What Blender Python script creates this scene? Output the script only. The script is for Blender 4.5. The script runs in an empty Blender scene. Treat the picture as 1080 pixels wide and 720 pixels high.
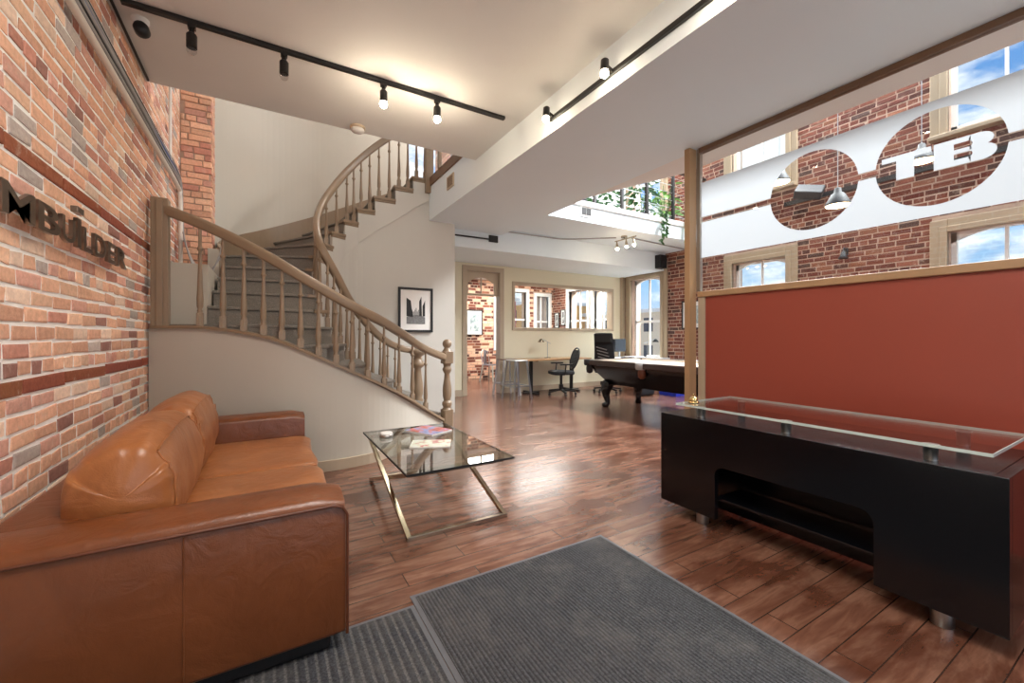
import bpy, bmesh, math, random
from mathutils import Vector, Matrix, noise
random.seed(7)
PI = math.pi
SC = bpy.context.scene
COL = SC.collection

# ---------------------------------------------------------------- colour
def lin(c):
    c /= 255.0
    return c/12.92 if c <= 0.04045 else ((c+0.055)/1.055)**2.4
def S(r, g, b): return (lin(r), lin(g), lin(b), 1.0)

# ---------------------------------------------------------------- materials
class NT:
    def __init__(s, m):
        s.t = m.node_tree; s.n = s.t.nodes; s.l = s.t.links
    def add(s, kind, **kw):
        n = s.n.new(kind)
        for k, v in kw.items():
            if k.startswith('i_'): n.inputs[k[2:].replace('_', ' ')].default_value = v
            else: setattr(n, k, v)
        return n
    def link(s, a, b): s.l.new(a, b)

def newmat(name):
    m = bpy.data.materials.new(name); m.use_nodes = True
    nt = NT(m); nt.n.clear()
    out = nt.add('ShaderNodeOutputMaterial'); p = nt.add('ShaderNodeBsdfPrincipled')
    nt.link(p.outputs[0], out.inputs[0])
    return m, nt, p, out

def ramp(nt, fac, stops):
    r = nt.add('ShaderNodeValToRGB'); e = r.color_ramp.elements
    while len(e) < len(stops): e.new(0.5)
    for i, (pos, c) in enumerate(stops): e[i].position = pos; e[i].color = c
    nt.link(fac, r.inputs[0]); return r.outputs[0]

def coord(nt, scale=(1, 1, 1), kind='Object'):
    tc = nt.add('ShaderNodeTexCoord'); mp = nt.add('ShaderNodeMapping')
    mp.inputs['Scale'].default_value = scale
    nt.link(tc.outputs[kind], mp.inputs[0]); return mp.outputs[0]

def mat(name, col, rough=0.5, metal=0.0, var=0.0, vscale=4.0, bump=0.0, bscale=60.0, spec=0.5, coat=0.0, stretch=(1, 1, 1), emit=None, estr=0.0):
    m, nt, p, out = newmat(name)
    p.inputs['Base Color'].default_value = col
    p.inputs['Roughness'].default_value = rough
    p.inputs['Metallic'].default_value = metal
    p.inputs['Specular IOR Level'].default_value = spec
    p.inputs['Coat Weight'].default_value = coat
    co = coord(nt, stretch)
    if var > 0:
        nz = nt.add('ShaderNodeTexNoise', i_Scale=vscale, i_Detail=5.0, i_Roughness=0.6); nt.link(co, nz.inputs['Vector'])
        a = tuple(max(0, c*(1-var)) for c in col[:3])+(1,); b = tuple(min(1, c*(1+var)) for c in col[:3])+(1,)
        nt.link(ramp(nt, nz.outputs['Fac'], [(0.25, a), (0.75, b)]), p.inputs['Base Color'])
    if bump > 0:
        nz = nt.add('ShaderNodeTexNoise', i_Scale=bscale, i_Detail=6.0); nt.link(co, nz.inputs['Vector'])
        bp = nt.add('ShaderNodeBump', i_Strength=bump, i_Distance=0.01); nt.link(nz.outputs['Fac'], bp.inputs['Height'])
        nt.link(bp.outputs[0], p.inputs['Normal'])
    if emit:
        p.inputs['Emission Color'].default_value = emit; p.inputs['Emission Strength'].default_value = estr
    return m

def glass_mat(name, tint=(1, 1, 1, 1), refl=1.0, rough=0.0):
    # thin pane: straight-through transmission plus a fresnel mirror
    m = bpy.data.materials.new(name); m.use_nodes = True; nt = NT(m); nt.n.clear()
    out = nt.add('ShaderNodeOutputMaterial')
    tr = nt.add('ShaderNodeBsdfTransparent'); tr.inputs[0].default_value = tint
    gl = nt.add('ShaderNodeBsdfGlossy'); gl.inputs['Roughness'].default_value = rough
    # Schlick reflectance, the same from either face of the sheet
    ge = nt.add('ShaderNodeNewGeometry'); dt = nt.add('ShaderNodeVectorMath', operation='DOT_PRODUCT')
    nt.link(ge.outputs['Incoming'], dt.inputs[0]); nt.link(ge.outputs['Normal'], dt.inputs[1])
    ab = nt.add('ShaderNodeMath', operation='ABSOLUTE'); nt.link(dt.outputs['Value'], ab.inputs[0])
    su = nt.add('ShaderNodeMath', operation='SUBTRACT'); su.inputs[0].default_value = 1.0; nt.link(ab.outputs[0], su.inputs[1])
    pw_ = nt.add('ShaderNodeMath', operation='POWER'); pw_.inputs[1].default_value = 5.0; nt.link(su.outputs[0], pw_.inputs[0])
    ma = nt.add('ShaderNodeMath', operation='MULTIPLY_ADD'); ma.inputs[1].default_value = 0.96; ma.inputs[2].default_value = 0.04; nt.link(pw_.outputs[0], ma.inputs[0])
    mu = nt.add('ShaderNodeMath', operation='MULTIPLY', use_clamp=True); mu.inputs[1].default_value = refl
    nt.link(ma.outputs[0], mu.inputs[0])
    mx = nt.add('ShaderNodeMixShader')
    nt.link(mu.outputs[0], mx.inputs[0]); nt.link(tr.outputs[0], mx.inputs[1]); nt.link(gl.outputs[0], mx.inputs[2])
    nt.link(mx.outputs[0], out.inputs[0])
    return m

def brick_mat(name, rough=0.85):
    m, nt, p, out = newmat(name)
    p.inputs['Roughness'].default_value = rough; p.inputs['Specular IOR Level'].default_value = 0.2
    at = nt.add('ShaderNodeAttribute', attribute_name='Col')
    co = coord(nt)
    nz = nt.add('ShaderNodeTexNoise', i_Scale=38.0, i_Detail=6.0, i_Roughness=0.7); nt.link(co, nz.inputs['Vector'])
    mx = nt.add('ShaderNodeMix', data_type='RGBA', blend_type='MULTIPLY'); mx.inputs[0].default_value = 0.55
    nt.link(at.outputs['Color'], mx.inputs[6])
    nt.link(ramp(nt, nz.outputs['Fac'], [(0.3, (0.66, 0.62, 0.6, 1)), (0.62, (1.1, 1.1, 1.1, 1))]), mx.inputs[7])
    n3 = nt.add('ShaderNodeTexNoise', i_Scale=9.0, i_Detail=8.0, i_Roughness=0.75); nt.link(co, n3.inputs['Vector'])
    mx2 = nt.add('ShaderNodeMix', data_type='RGBA'); nt.link(mx.outputs[2], mx2.inputs[6]); mx2.inputs[7].default_value = S(214, 196, 178)
    nt.link(ramp(nt, n3.outputs['Fac'], [(0.56, (0, 0, 0, 1)), (0.72, (0.55, 0.55, 0.55, 1))]), mx2.inputs[0])
    nt.link(mx2.outputs[2], p.inputs['Base Color'])
    n2 = nt.add('ShaderNodeTexNoise', i_Scale=70.0, i_Detail=8.0); nt.link(co, n2.inputs['Vector'])
    bp = nt.add('ShaderNodeBump', i_Strength=0.5, i_Distance=0.008); nt.link(n2.outputs['Fac'], bp.inputs['Height'])
    nt.link(bp.outputs[0], p.inputs['Normal'])
    return m

def floor_mat():
    m, nt, p, out = newmat('plank floor')
    co = coord(nt)
    bk = nt.add('ShaderNodeTexBrick', offset=0.37, offset_frequency=2, squash=1.0)
    bk.inputs['Scale'].default_value = 1.0
    bk.inputs['Brick Width'].default_value = 0.95; bk.inputs['Row Height'].default_value = 0.125
    bk.inputs['Mortar Size'].default_value = 0.0028; bk.inputs['Mortar Smooth'].default_value = 0.3
    bk.inputs['Color1'].default_value = (0.1, 0.1, 0.1, 1); bk.inputs['Color2'].default_value = (0.9, 0.9, 0.9, 1); bk.inputs['Mortar'].default_value = (0.5, 0.5, 0.5, 1)
    nt.link(co, bk.inputs['Vector'])
    mp = nt.add('ShaderNodeMapping'); mp.inputs['Scale'].default_value = (2.2, 16, 1); nt.link(co, mp.inputs[0])
    va = nt.add('ShaderNodeVectorMath', operation='ADD'); nt.link(mp.outputs[0], va.inputs[0])
    sc = nt.add('ShaderNodeVectorMath', operation='SCALE'); sc.inputs['Scale'].default_value = 13.0; nt.link(bk.outputs['Color'], sc.inputs[0]); nt.link(sc.outputs[0], va.inputs[1])
    gr = nt.add('ShaderNodeTexNoise', i_Scale=1.3, i_Detail=9.0, i_Roughness=0.55, i_Distortion=0.5); nt.link(va.outputs[0], gr.inputs['Vector'])
    base = ramp(nt, gr.outputs['Fac'], [(0.25, S(92, 59, 45)), (0.48, S(124, 85, 67)), (0.62, S(144, 106, 87)), (0.8, S(112, 75, 58))])
    tone = ramp(nt, bk.outputs['Color'], [(0.0, (0.74, 0.7, 0.68, 1)), (1.0, (1.08, 1.08, 1.08, 1))])
    mx = nt.add('ShaderNodeMix', data_type='RGBA', blend_type='MULTIPLY'); mx.inputs[0].default_value = 1.0
    nt.link(base, mx.inputs[6]); nt.link(tone, mx.inputs[7])
    # worn finish: darker, redder patches with their own outline
    mp2 = nt.add('ShaderNodeMapping'); mp2.inputs['Scale'].default_value = (1, 2.2, 1); nt.link(co, mp2.inputs[0])
    bl = nt.add('ShaderNodeTexNoise', i_Scale=1.6, i_Detail=6.0, i_Roughness=0.6, i_Distortion=0.4); nt.link(mp2.outputs[0], bl.inputs['Vector'])
    blot = ramp(nt, bl.outputs['Fac'], [(0.48, (0, 0, 0, 1)), (0.6, (0.75, 0.75, 0.75, 1))])
    m2 = nt.add('ShaderNodeMix', data_type='RGBA'); nt.link(blot, m2.inputs[0]); nt.link(mx.outputs[2], m2.inputs[6]); m2.inputs[7].default_value = S(80, 42, 27)
    m3 = nt.add('ShaderNodeMix', data_type='RGBA'); nt.link(bk.outputs['Fac'], m3.inputs[0]); nt.link(m2.outputs[2], m3.inputs[6]); m3.inputs[7].default_value = S(66, 42, 32)
    nt.link(m3.outputs[2], p.inputs['Base Color'])
    rr = nt.add('ShaderNodeMapRange'); rr.inputs['To Min'].default_value = 0.15; rr.inputs['To Max'].default_value = 0.27
    nt.link(gr.outputs['Fac'], rr.inputs['Value']); nt.link(rr.outputs[0], p.inputs['Roughness'])
    p.inputs['Specular IOR Level'].default_value = 1.0
    bp = nt.add('ShaderNodeBump', i_Strength=0.25, i_Distance=0.002, invert=True); nt.link(bk.outputs['Fac'], bp.inputs['Height'])
    b2 = nt.add('ShaderNodeBump', i_Strength=0.06, i_Distance=0.003); nt.link(gr.outputs['Fac'], b2.inputs['Height']); nt.link(bp.outputs[0], b2.inputs['Normal'])
    nt.link(b2.outputs[0], p.inputs['Normal'])
    return m

def leather_mat(name, a, b):
    m, nt, p, out = newmat(name)
    co = coord(nt)
    nz = nt.add('ShaderNodeTexNoise', i_Scale=3.5, i_Detail=6.0, i_Roughness=0.6, i_Distortion=0.8); nt.link(co, nz.inputs['Vector'])
    nt.link(ramp(nt, nz.outputs['Fac'], [(0.3, a), (0.7, b)]), p.inputs['Base Color'])
    p.inputs['Roughness'].default_value = 0.32; p.inputs['Specular IOR Level'].default_value = 0.5
    vz = nt.add('ShaderNodeTexVoronoi', i_Scale=240.0); nt.link(co, vz.inputs['Vector'])
    bp = nt.add('ShaderNodeBump', i_Strength=0.08, i_Distance=0.003); nt.link(vz.outputs['Distance'], bp.inputs['Height'])
    n2 = nt.add('ShaderNodeTexNoise', i_Scale=9.0, i_Detail=5.0, i_Distortion=1.8); nt.link(co, n2.inputs['Vector'])
    b2 = nt.add('ShaderNodeBump', i_Strength=0.4, i_Distance=0.01); nt.link(n2.outputs['Fac'], b2.inputs['Height']); nt.link(bp.outputs[0], b2.inputs['Normal'])
    nt.link(b2.outputs[0], p.inputs['Normal'])
    return m

def ribbed_mat(name, pitch, a, b, dirt):
    m, nt, p, out = newmat(name)
    co = coord(nt)
    sx = nt.add('ShaderNodeSeparateXYZ'); nt.link(co, sx.inputs[0])
    mu = nt.add('ShaderNodeMath', operation='MULTIPLY'); mu.inputs[1].default_value = 2*PI/pitch; nt.link(sx.outputs['X'], mu.inputs[0])
    sn = nt.add('ShaderNodeMath', operation='SINE'); nt.link(mu.outputs[0], sn.inputs[0])
    mr = nt.add('ShaderNodeMapRange'); mr.inputs['From Min'].default_value = -1; nt.link(sn.outputs[0], mr.inputs['Value'])
    nz = nt.add('ShaderNodeTexNoise', i_Scale=160.0, i_Detail=4.0); nt.link(co, nz.inputs['Vector'])
    c1 = ramp(nt, mr.outputs[0], [(0.05, a), (0.35, b)])
    mx = nt.add('ShaderNodeMix', data_type='RGBA', blend_type='MULTIPLY'); mx.inputs[0].default_value = 0.9
    nt.link(c1, mx.inputs[6]); nt.link(ramp(nt, nz.outputs['Fac'], [(0.3, (0.35, 0.35, 0.36, 1)), (0.7, (1.5, 1.5, 1.5, 1))]), mx.inputs[7])
    d = nt.add('ShaderNodeTexNoise', i_Scale=2.6, i_Detail=9.0, i_Roughness=0.75); nt.link(co, d.inputs['Vector'])
    df = ramp(nt, d.outputs['Fac'], [(0.48, (0, 0, 0, 1)), (0.72, (0.65, 0.65, 0.65, 1))])
    m2 = nt.add('ShaderNodeMix', data_type='RGBA'); nt.link(df, m2.inputs[0]); nt.link(mx.outputs[2], m2.inputs[6]); m2.inputs[7].default_value = dirt
    nt.link(m2.outputs[2], p.inputs['Base Color']); p.inputs['Roughness'].default_value = 0.9; p.inputs['Specular IOR Level'].default_value = 0.25
    bp = nt.add('ShaderNodeBump', i_Strength=0.7, i_Distance=0.006); nt.link(mr.outputs[0], bp.inputs['Height'])
    b2 = nt.add('ShaderNodeBump', i_Strength=0.5, i_Distance=0.003); nt.link(nz.outputs['Fac'], b2.inputs['Height']); nt.link(bp.outputs[0], b2.inputs['Normal'])
    nt.link(b2.outputs[0], p.inputs['Normal'])
    return m

def print_mat(name, stops, scale=6.0):
    # blotchy printed image
    m, nt, p, out = newmat(name)
    co = coord(nt)
    nz = nt.add('ShaderNodeTexNoise', i_Scale=scale, i_Detail=6.0, i_Roughness=0.65); nt.link(co, nz.inputs['Vector'])
    nt.link(ramp(nt, nz.outputs['Fac'], stops), p.inputs['Base Color']); p.inputs['Roughness'].default_value = 0.35
    return m

M = {}
M['ceil'] = mat('ceiling paint', S(222, 222, 218), 0.75, var=0.02, vscale=1.5)
M['casing2'] = mat('tan window casing paint', S(160, 141, 116), 0.45, var=0.05, vscale=5, stretch=(1, 1, 0.2))
M['soffit'] = mat('cool white soffit paint', S(224, 234, 238), 0.7, var=0.01, vscale=1.5)
M['beige2'] = mat('pale grey wall paint', S(203, 200, 192), 0.55, var=0.02, vscale=1.2)
M['lampgrey'] = mat('dark grey enamel', S(44, 45, 48), 0.6)
M['white'] = mat('white paint', S(226, 224, 220), 0.6)
M['beige'] = mat('warm grey wall paint', S(196, 190, 177), 0.55, var=0.02, vscale=1.2)
M['yellow'] = mat('cream wall paint', S(222, 214, 188), 0.6, var=0.02, vscale=1.2)
M['taupe'] = mat('taupe satin paint', S(142, 121, 98), 0.36, var=0.05, vscale=6)
M['casing'] = mat('beige window casing paint', S(180, 163, 140), 0.45, var=0.05, vscale=5, stretch=(1, 1, 0.2))
M['brick'] = brick_mat('old brick')
M['mortar'] = mat('pale mortar', S(252, 249, 244), 0.9, var=0.04, vscale=14, bump=0.6, bscale=50)
M['mortar2'] = mat('grey pink mortar', S(184, 158, 140), 0.9, var=0.1, vscale=10, bump=0.5, bscale=40)
M['floor'] = floor_mat()
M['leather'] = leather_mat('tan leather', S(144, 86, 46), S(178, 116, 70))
M['leather_shaded'] = leather_mat('tan leather shaded', S(104, 56, 27), S(120, 67, 35))  # same leather, darkened so shade on arms and frame is painted in
M['piping'] = mat('dark brown welt', S(92, 46, 22), 0.45)
M['blackplas'] = mat('black plastic', S(18, 18, 19), 0.45)
M['blackmetal'] = mat('black powder coat', S(24, 23, 22), 0.4)
M['deskblack'] = mat('satin black lacquer', S(8, 9, 13), 0.2, spec=0.5)
M['chrome'] = mat('chrome', S(220, 214, 204), 0.12, 1.0)
M['steel'] = mat('brushed steel', S(180, 178, 174), 0.32, 1.0, bump=0.05, bscale=90, stretch=(1, 1, 12))
M['nickel'] = mat('warm polished nickel', S(176, 160, 138), 0.18, 1.0)
M['brass'] = mat('polished brass', S(214, 184, 128), 0.2, 1.0)
M['letter'] = mat('dark polished metal', S(132, 118, 106), 0.3, 0.9)
M['red'] = mat('brick red paint', S(150, 68, 52), 0.42, var=0.02, vscale=2)
M['glass'] = glass_mat('clear glass', (0.97, 0.985, 0.98, 1))
M['winglass'] = glass_mat('window glass', (0.96, 0.98, 0.98, 1), 0.6)
M['tableglass'] = glass_mat('greenish table glass', (0.93, 0.97, 0.95, 1), 1.8)
M['edgeglass'] = mat('pale glass edge', S(190, 205, 200), 0.2, spec=0.8)
def film_mat(name):
    m = bpy.data.materials.new(name); m.use_nodes = True; nt = NT(m); nt.n.clear()
    out = nt.add('ShaderNodeOutputMaterial'); d = nt.add('ShaderNodeBsdfDiffuse'); d.inputs[0].default_value = S(246, 248, 250)
    t = nt.add('ShaderNodeBsdfTranslucent'); t.inputs[0].default_value = S(160, 163, 167)
    mx = nt.add('ShaderNodeMixShader'); mx.inputs[0].default_value = 0.85
    nt.link(d.outputs[0], mx.inputs[1]); nt.link(t.outputs[0], mx.inputs[2]); nt.link(mx.outputs[0], out.inputs[0]); return m
M['frost'] = film_mat('white frosted film')
M['postwood'] = mat('tan varnished post', S(170, 136, 100), 0.4, var=.1, vscale=6, stretch=(1, 1, .15))
M['wood'] = mat('oak table top', S(176, 136, 92), 0.4, var=0.18, vscale=4, stretch=(1, 12, 1))
M['darkwood'] = mat('dark mahogany', S(58, 38, 32), 0.28, var=0.2, vscale=5, stretch=(1, 8, 1))
M['brownwood'] = mat('brown stair wood', S(112, 84, 62), 0.4, var=0.12, vscale=6)
M['carpet'] = mat('grey stair carpet', S(142, 136, 128), 0.95, var=0.35, vscale=110, bump=0.8, bscale=220, spec=0.1)
M['cloth'] = mat('pale billiard cloth', S(214, 200, 182), 0.85, var=0.04, vscale=30)
M['matA'] = ribbed_mat('ribbed grey mat', 0.017, S(46, 46, 48), S(73, 73, 76), S(104, 100, 96))
M['matB'] = ribbed_mat('wide ribbed grey mat', 0.034, S(92, 91, 90), S(60, 61, 65), S(92, 88, 84))
M['rubber'] = mat('grey rubber edging', S(92, 92, 96), 0.6, var=0.1, vscale=20)
M['bulb'] = mat('lit bulb', S(255, 236, 205), 0.4, emit=S(255, 232, 200), estr=45.0)
M['bulb2'] = mat('bright lit bulb', S(255, 240, 215), 0.4, emit=S(255, 234, 206), estr=150.0)
M['shadeglow'] = mat('lit diffuser', S(255, 240, 215), 0.4, emit=S(255, 226, 182), estr=6.0)
M['bulboff'] = glass_mat('clear bulb glass', (0.9, 0.9, 0.9, 1), 2.0)
M['leaf'] = mat('leaf green', S(52, 92, 42), 0.45, var=0.35, vscale=9)
M['leaf2'] = mat('young leaf green', S(104, 146, 60), 0.45, var=0.3, vscale=9)
M['blue'] = mat('blue plastic', S(28, 66, 214), 0.35)
M['greymetal'] = mat('grey cable sheath', S(164, 162, 160), 0.45, var=0.15, vscale=12)
M['whitepipe'] = mat('off white conduit', S(222, 216, 206), 0.4)
M['bluecable'] = mat('blue cable sheath', S(60, 96, 160), 0.4)
M['screen'] = mat('dark screen', S(26, 36, 48), 0.15)
M['paper'] = mat('white mat board', S(236, 234, 230), 0.7)
M['mesh'] = mat('black mesh fabric', S(34, 36, 40), 0.8)
M['galv'] = mat('galvanised steel', S(176, 180, 184), 0.3, 1.0)
M['coverA'] = print_mat('magazine cover print', [(0.3, S(40, 48, 110)), (0.45, S(150, 168, 214)), (0.55, S(214, 120, 104)), (0.7, S(30, 28, 40))], 9)
M['coverB'] = print_mat('magazine page print', [(0.35, S(240, 240, 238)), (0.52, S(226, 236, 214)), (0.6, S(196, 70, 74)), (0.66, S(240, 240, 238))], 14)
M['artA'] = print_mat('monochrome print', [(0.35, S(20, 20, 20)), (0.5, S(110, 110, 110)), (0.65, S(225, 225, 225))], 7)
M['artB'] = print_mat('grey blue print', [(0.35, S(90, 110, 116)), (0.5, S(160, 176, 176)), (0.65, S(220, 226, 222))], 8)
M['cream'] = mat('cream render', S(214, 200, 178), 0.8, var=0.06, vscale=0.6)
M['orange'] = mat('ochre render', S(214, 166, 104), 0.8, var=0.06, vscale=0.6)
M['pinkred'] = mat('faded red render', S(190, 120, 118), 0.8, var=0.06, vscale=0.6)
M['paneblack'] = mat('dark window pane', S(70, 78, 88), 0.2)
M['soil'] = mat('dark planter', S(60, 62, 66), 0.6)

# ---------------------------------------------------------------- mesh builder
class MB:
    def __init__(s): s.v = []; s.f = []; s.sm = []; s.c = []
    def add(s, vs, fs, smooth=False, col=None):
        b = len(s.v); s.v += [tuple(v) for v in vs]
        for f in fs: s.f.append(tuple(i+b for i in f)); s.sm.append(smooth); s.c.append(col)
        return s
    def box(s, x0, x1, y0, y1, z0, z1):
        vs = [(x, y, z) for z in (z0, z1) for y in (y0, y1) for x in (x0, x1)]
        return s.add(vs, [(0, 2, 3, 1), (4, 5, 7, 6), (0, 1, 5, 4), (2, 6, 7, 3), (0, 4, 6, 2), (1, 3, 7, 5)])
    def bar(s, a, b, w, h=None, up=(0, 0, 1)):
        # square bar from a to b
        h = h or w; a = Vector(a); b = Vector(b); d = (b-a).normalized(); up = Vector(up)
        if abs(d.dot(up)) > 0.99: up = Vector((1, 0, 0))
        r = d.cross(up).normalized()*w/2; u = r.cross(d).normalized()*h/2
        vs = [p+x*r+y*u for p in (a, b) for x, y in ((-1, -1), (1, -1), (1, 1), (-1, 1))]
        return s.add(vs, [(3, 2, 1, 0), (4, 5, 6, 7), (0, 1, 5, 4), (1, 2, 6, 5), (2, 3, 7, 6), (3, 0, 4, 7)])
    def prism(s, poly, z0, z1, ax='z'):
        n = len(poly)
        def P(a, b, c):
            return {'z': (a, b, c), 'y': (a, c, b), 'x': (c, a, b)}[ax]
        vs = [P(a, b, z0) for a, b in poly]+[P(a, b, z1) for a, b in poly]
        fs = [tuple(range(n))[::-1], tuple(range(n, 2*n))]+[(i, (i+1) % n, n+(i+1) % n, n+i) for i in range(n)]
        return s.add(vs, fs)
    def rings(s, rs, smooth=True, caps=True, closed=True):
        n = len(rs[0]); vs = [p for r in rs for p in r]; fs = []
        for i in range(len(rs)-1):
            for j in range(n if closed else n-1):
                k = (j+1) % n; fs.append((i*n+j, i*n+k, (i+1)*n+k, (i+1)*n+j))
        s.add(vs, fs, smooth)
        if caps:
            s.add(rs[0], [tuple(range(n))[::-1]]); s.add(rs[-1], [tuple(range(n))])
        return s
    def tube(s, pts, r, n=8, caps=True, smooth=True):
        pts = [Vector(p) for p in pts]; rs = []; m = len(pts)
        rad = r if isinstance(r, (list, tuple)) else [r]*m
        t0 = (pts[1]-pts[0]).normalized(); ref = Vector((0, 0, 1)) if abs(t0.z) < 0.9 else Vector((1, 0, 0))
        u = t0.cross(ref).normalized()
        for i, p in enumerate(pts):
            t = (pts[min(i+1, m-1)]-pts[max(i-1, 0)]).normalized()
            u = (u-t*u.dot(t)).normalized(); w = t.cross(u)
            rs.append([p+(u*math.cos(2*PI*k/n)+w*math.sin(2*PI*k/n))*rad[i] for k in range(n)])
        return s.rings(rs, smooth, caps)
    def lathe(s, prof, c=(0, 0, 0), n=20, smooth=True, axis='z', caps=True):
        rs = []
        for r, z in prof:
            ring = []
            for k in range(n):
                a = 2*PI*k/n; x, y = r*math.cos(a), r*math.sin(a)
                q = {'z': (x, y, z), 'x': (z, x, y), 'y': (y, z, x)}[axis]
                ring.append((c[0]+q[0], c[1]+q[1], c[2]+q[2]))
            rs.append(ring)
        return s.rings(rs, smooth, caps)
    def cyl(s, c, r, z0, z1, n=20, axis='z'): return s.lathe([(r, z0), (r, z1)], c, n, True, axis)
    def ball(s, c, r, n=16):
        r = r if isinstance(r, (tuple, list)) else (r, r, r)
        rs = []
        for i in range(n//2+1):
            t = max(1e-3, min(PI-1e-3, PI*i/(n//2)))
            rs.append([(c[0]+r[0]*math.sin(t)*math.cos(2*PI*k/n), c[1]+r[1]*math.sin(t)*math.sin(2*PI*k/n), c[2]-r[2]*math.cos(t)) for k in range(n)])
        return s.rings(rs, True, True)
    def sweep(s, prof, pts, smooth=False):
        # profile (side, up) swept along a path, kept upright
        pts = [Vector(p) for p in pts]; rs = []; m = len(pts)
        for i, p in enumerate(pts):
            t = pts[min(i+1, m-1)]-pts[max(i-1, 0)]; h = Vector((t.x, t.y, 0)).normalized(); sd = Vector((h.y, -h.x, 0))
            tn = t.normalized(); up = sd.cross(tn).normalized()
            if up.z < 0: up = -up
            rs.append([p+sd*a+up*b for a, b in prof])
        return s.rings(rs, smooth, True)
    def build(s, name, m, parent=None, bevel=0.0, seg=2, subsurf=0, world=False, loc=None, autosm=False):
        off = Vector((0, 0, 0))
        if world and parent is not None:
            off = Vector(parent.location)
            if parent.parent is not None: off += Vector(parent.parent.location)
        if loc is not None: off = Vector(loc)
        me = bpy.data.meshes.new(name)
        me.from_pydata([tuple(Vector(v)-off) for v in s.v], [], s.f); me.update()
        bm = bmesh.new(); bm.from_mesh(me); bmesh.ops.recalc_face_normals(bm, faces=bm.faces); bm.to_mesh(me); bm.free()
        for p, q in zip(me.polygons, s.sm): p.use_smooth = q
        if any(c is not None for c in s.c):
            ca = me.color_attributes.new('Col', 'FLOAT_COLOR', 'CORNER'); k = 0
            for p, c in zip(me.polygons, s.c):
                for li in p.loop_indices: ca.data[li].color = c or (1, 1, 1, 1)
        me.materials.append(m)
        o = bpy.data.objects.new(name, me); COL.objects.link(o)
        if parent is not None: o.parent = parent
        if loc is not None: o.location = loc
        if bevel > 0:
            b = o.modifiers.new('b', 'BEVEL'); b.width = bevel; b.segments = seg; b.limit_method = 'ANGLE'; b.angle_limit = math.radians(40)
        if subsurf: 
            q = o.modifiers.new('s', 'SUBSURF'); q.levels = subsurf; q.render_levels = subsurf
        if autosm:
            for p in me.polygons: p.use_smooth = True
        return o

def thing(name, label, cat, loc=(0, 0, 0), rz=0.0, group=None):
    o = bpy.data.objects.new(name, None); COL.objects.link(o)
    o.location = loc; o.rotation_euler = (0, 0, rz); o.empty_display_size = 0.1
    o['label'] = label; o['category'] = cat
    if group: o['group'] = group
    return o
def tag(o, label, cat, group=None):
    o['label'] = label; o['category'] = cat
    if group: o['group'] = group
    return o
def struct(o): o['kind'] = 'structure'; return o
def dup(root, loc, rz, label):
    r = root.copy(); COL.objects.link(r); r.location = loc; r.rotation_euler = (0, 0, rz); r['label'] = label
    for ch in list(root.children):
        c = ch.copy(); COL.objects.link(c); c.parent = r
        for g in ch.children:
            d = g.copy(); COL.objects.link(d); d.parent = c
    return r

def cr(pts, n=6):
    # Catmull-Rom through the points
    P = [Vector(p) for p in pts]; out = []
    for i in range(len(P)-1):
        a = P[max(i-1, 0)]; b = P[i]; c = P[i+1]; d = P[min(i+2, len(P)-1)]
        for k in range(n):
            t = k/n
            out.append(0.5*((2*b)+(c-a)*t+(2*a-5*b+4*c-d)*t*t+(3*b-a-3*c+d)*t*t*t))
    out.append(P[-1]); return out

def puffy(mb, c, h, e=(0.45, 0.45), n=40, wr=0.0, tilt=0.0, seed=0.0):
    # superellipsoid cushion with soft creases, tilted about Y
    def sg(v, p): return math.copysign(abs(v)**p, v)
    rs = []
    for i in range(n//2+1):
        t = -PI/2+PI*i/(n//2); t = max(-PI/2+0.004, min(PI/2-0.004, t)); ring = []
        for k in range(n):
            a = 2*PI*k/n
            x = h[0]*sg(math.cos(t), e[0])*sg(math.cos(a), e[1]); y = h[1]*sg(math.cos(t), e[0])*sg(math.sin(a), e[1]); z = h[2]*sg(math.sin(t), e[0])
            if wr:
                q = Vector((x*7+seed, y*7, z*9))
                w = noise.noise(q)*0.6+noise.noise(q*2.3)*0.3
                f = 1+wr*w; x *= f; y *= 1+wr*0.3*w; z *= f
            ring.append((c[0]+x*math.cos(tilt)-z*math.sin(tilt), c[1]+y, c[2]+x*math.sin(tilt)+z*math.cos(tilt)))
        rs.append(ring)
    mb.rings(rs, True, True); return mb

# =================================================================== LAYOUT (metres; camera stands at x=0, y=0; +y runs along the left brick wall)
XL = -0.87      # left brick wall
XR = 8.0        # right outer brick wall
YF = 7.85       # cream far wall
ZC = 3.37       # entry ceiling
ZB = 3.04       # underside of the dropped ceiling
XB = 2.187      # left face of the dropped ceiling
XP = 3.62       # glazed partition
ZU = 3.67       # upper floor

# ------------------------------------------------------------------- floor and ceilings
struct(MB().box(-1.2, 8.3, -3.2, 12.0, -0.12, 0).build('floor', M['floor']))
struct(MB().box(-1.2, XB, -3.2, 4.57, ZC, ZU).build('ceiling', M['ceil']))
struct(MB().prism([(XB, -3.2), (XP, -3.2), (XP, 6.5), (2.62, 6.5), (2.62, 6.26), (XB, 6.26)], ZB, ZU-0.004, 'z').build('ceiling', M['soffit']))
struct(MB().prism([(XP, -3.2), (4.07, -3.2), (4.07, 3.04), (3.66, 4.25), (XP, 4.3)], ZB+0.03, ZU-0.004, 'z').build('ceiling', M['white']))
struct(MB().box(2.62, XR, 6.5, YF+0.1, 2.75, 3.46).build('trim_1', M['soffit']))          # bulkhead across the far end
struct(MB().box(XP, XR, 5.37, 6.5, 3.15, 3.44).build('ceiling', M['soffit']))        # gallery slab
struct(MB().box(XP+0.01, XR, 5.33, 5.42, 3.40, 3.49).build('trim_2', M['white'], bevel=0.008))    # gallery nosing
struct(MB().box(2.62, 8.3, YF+0.2, 12.0, 2.9, 3.1).build('ceiling', M['ceil']))      # office ceiling
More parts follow.
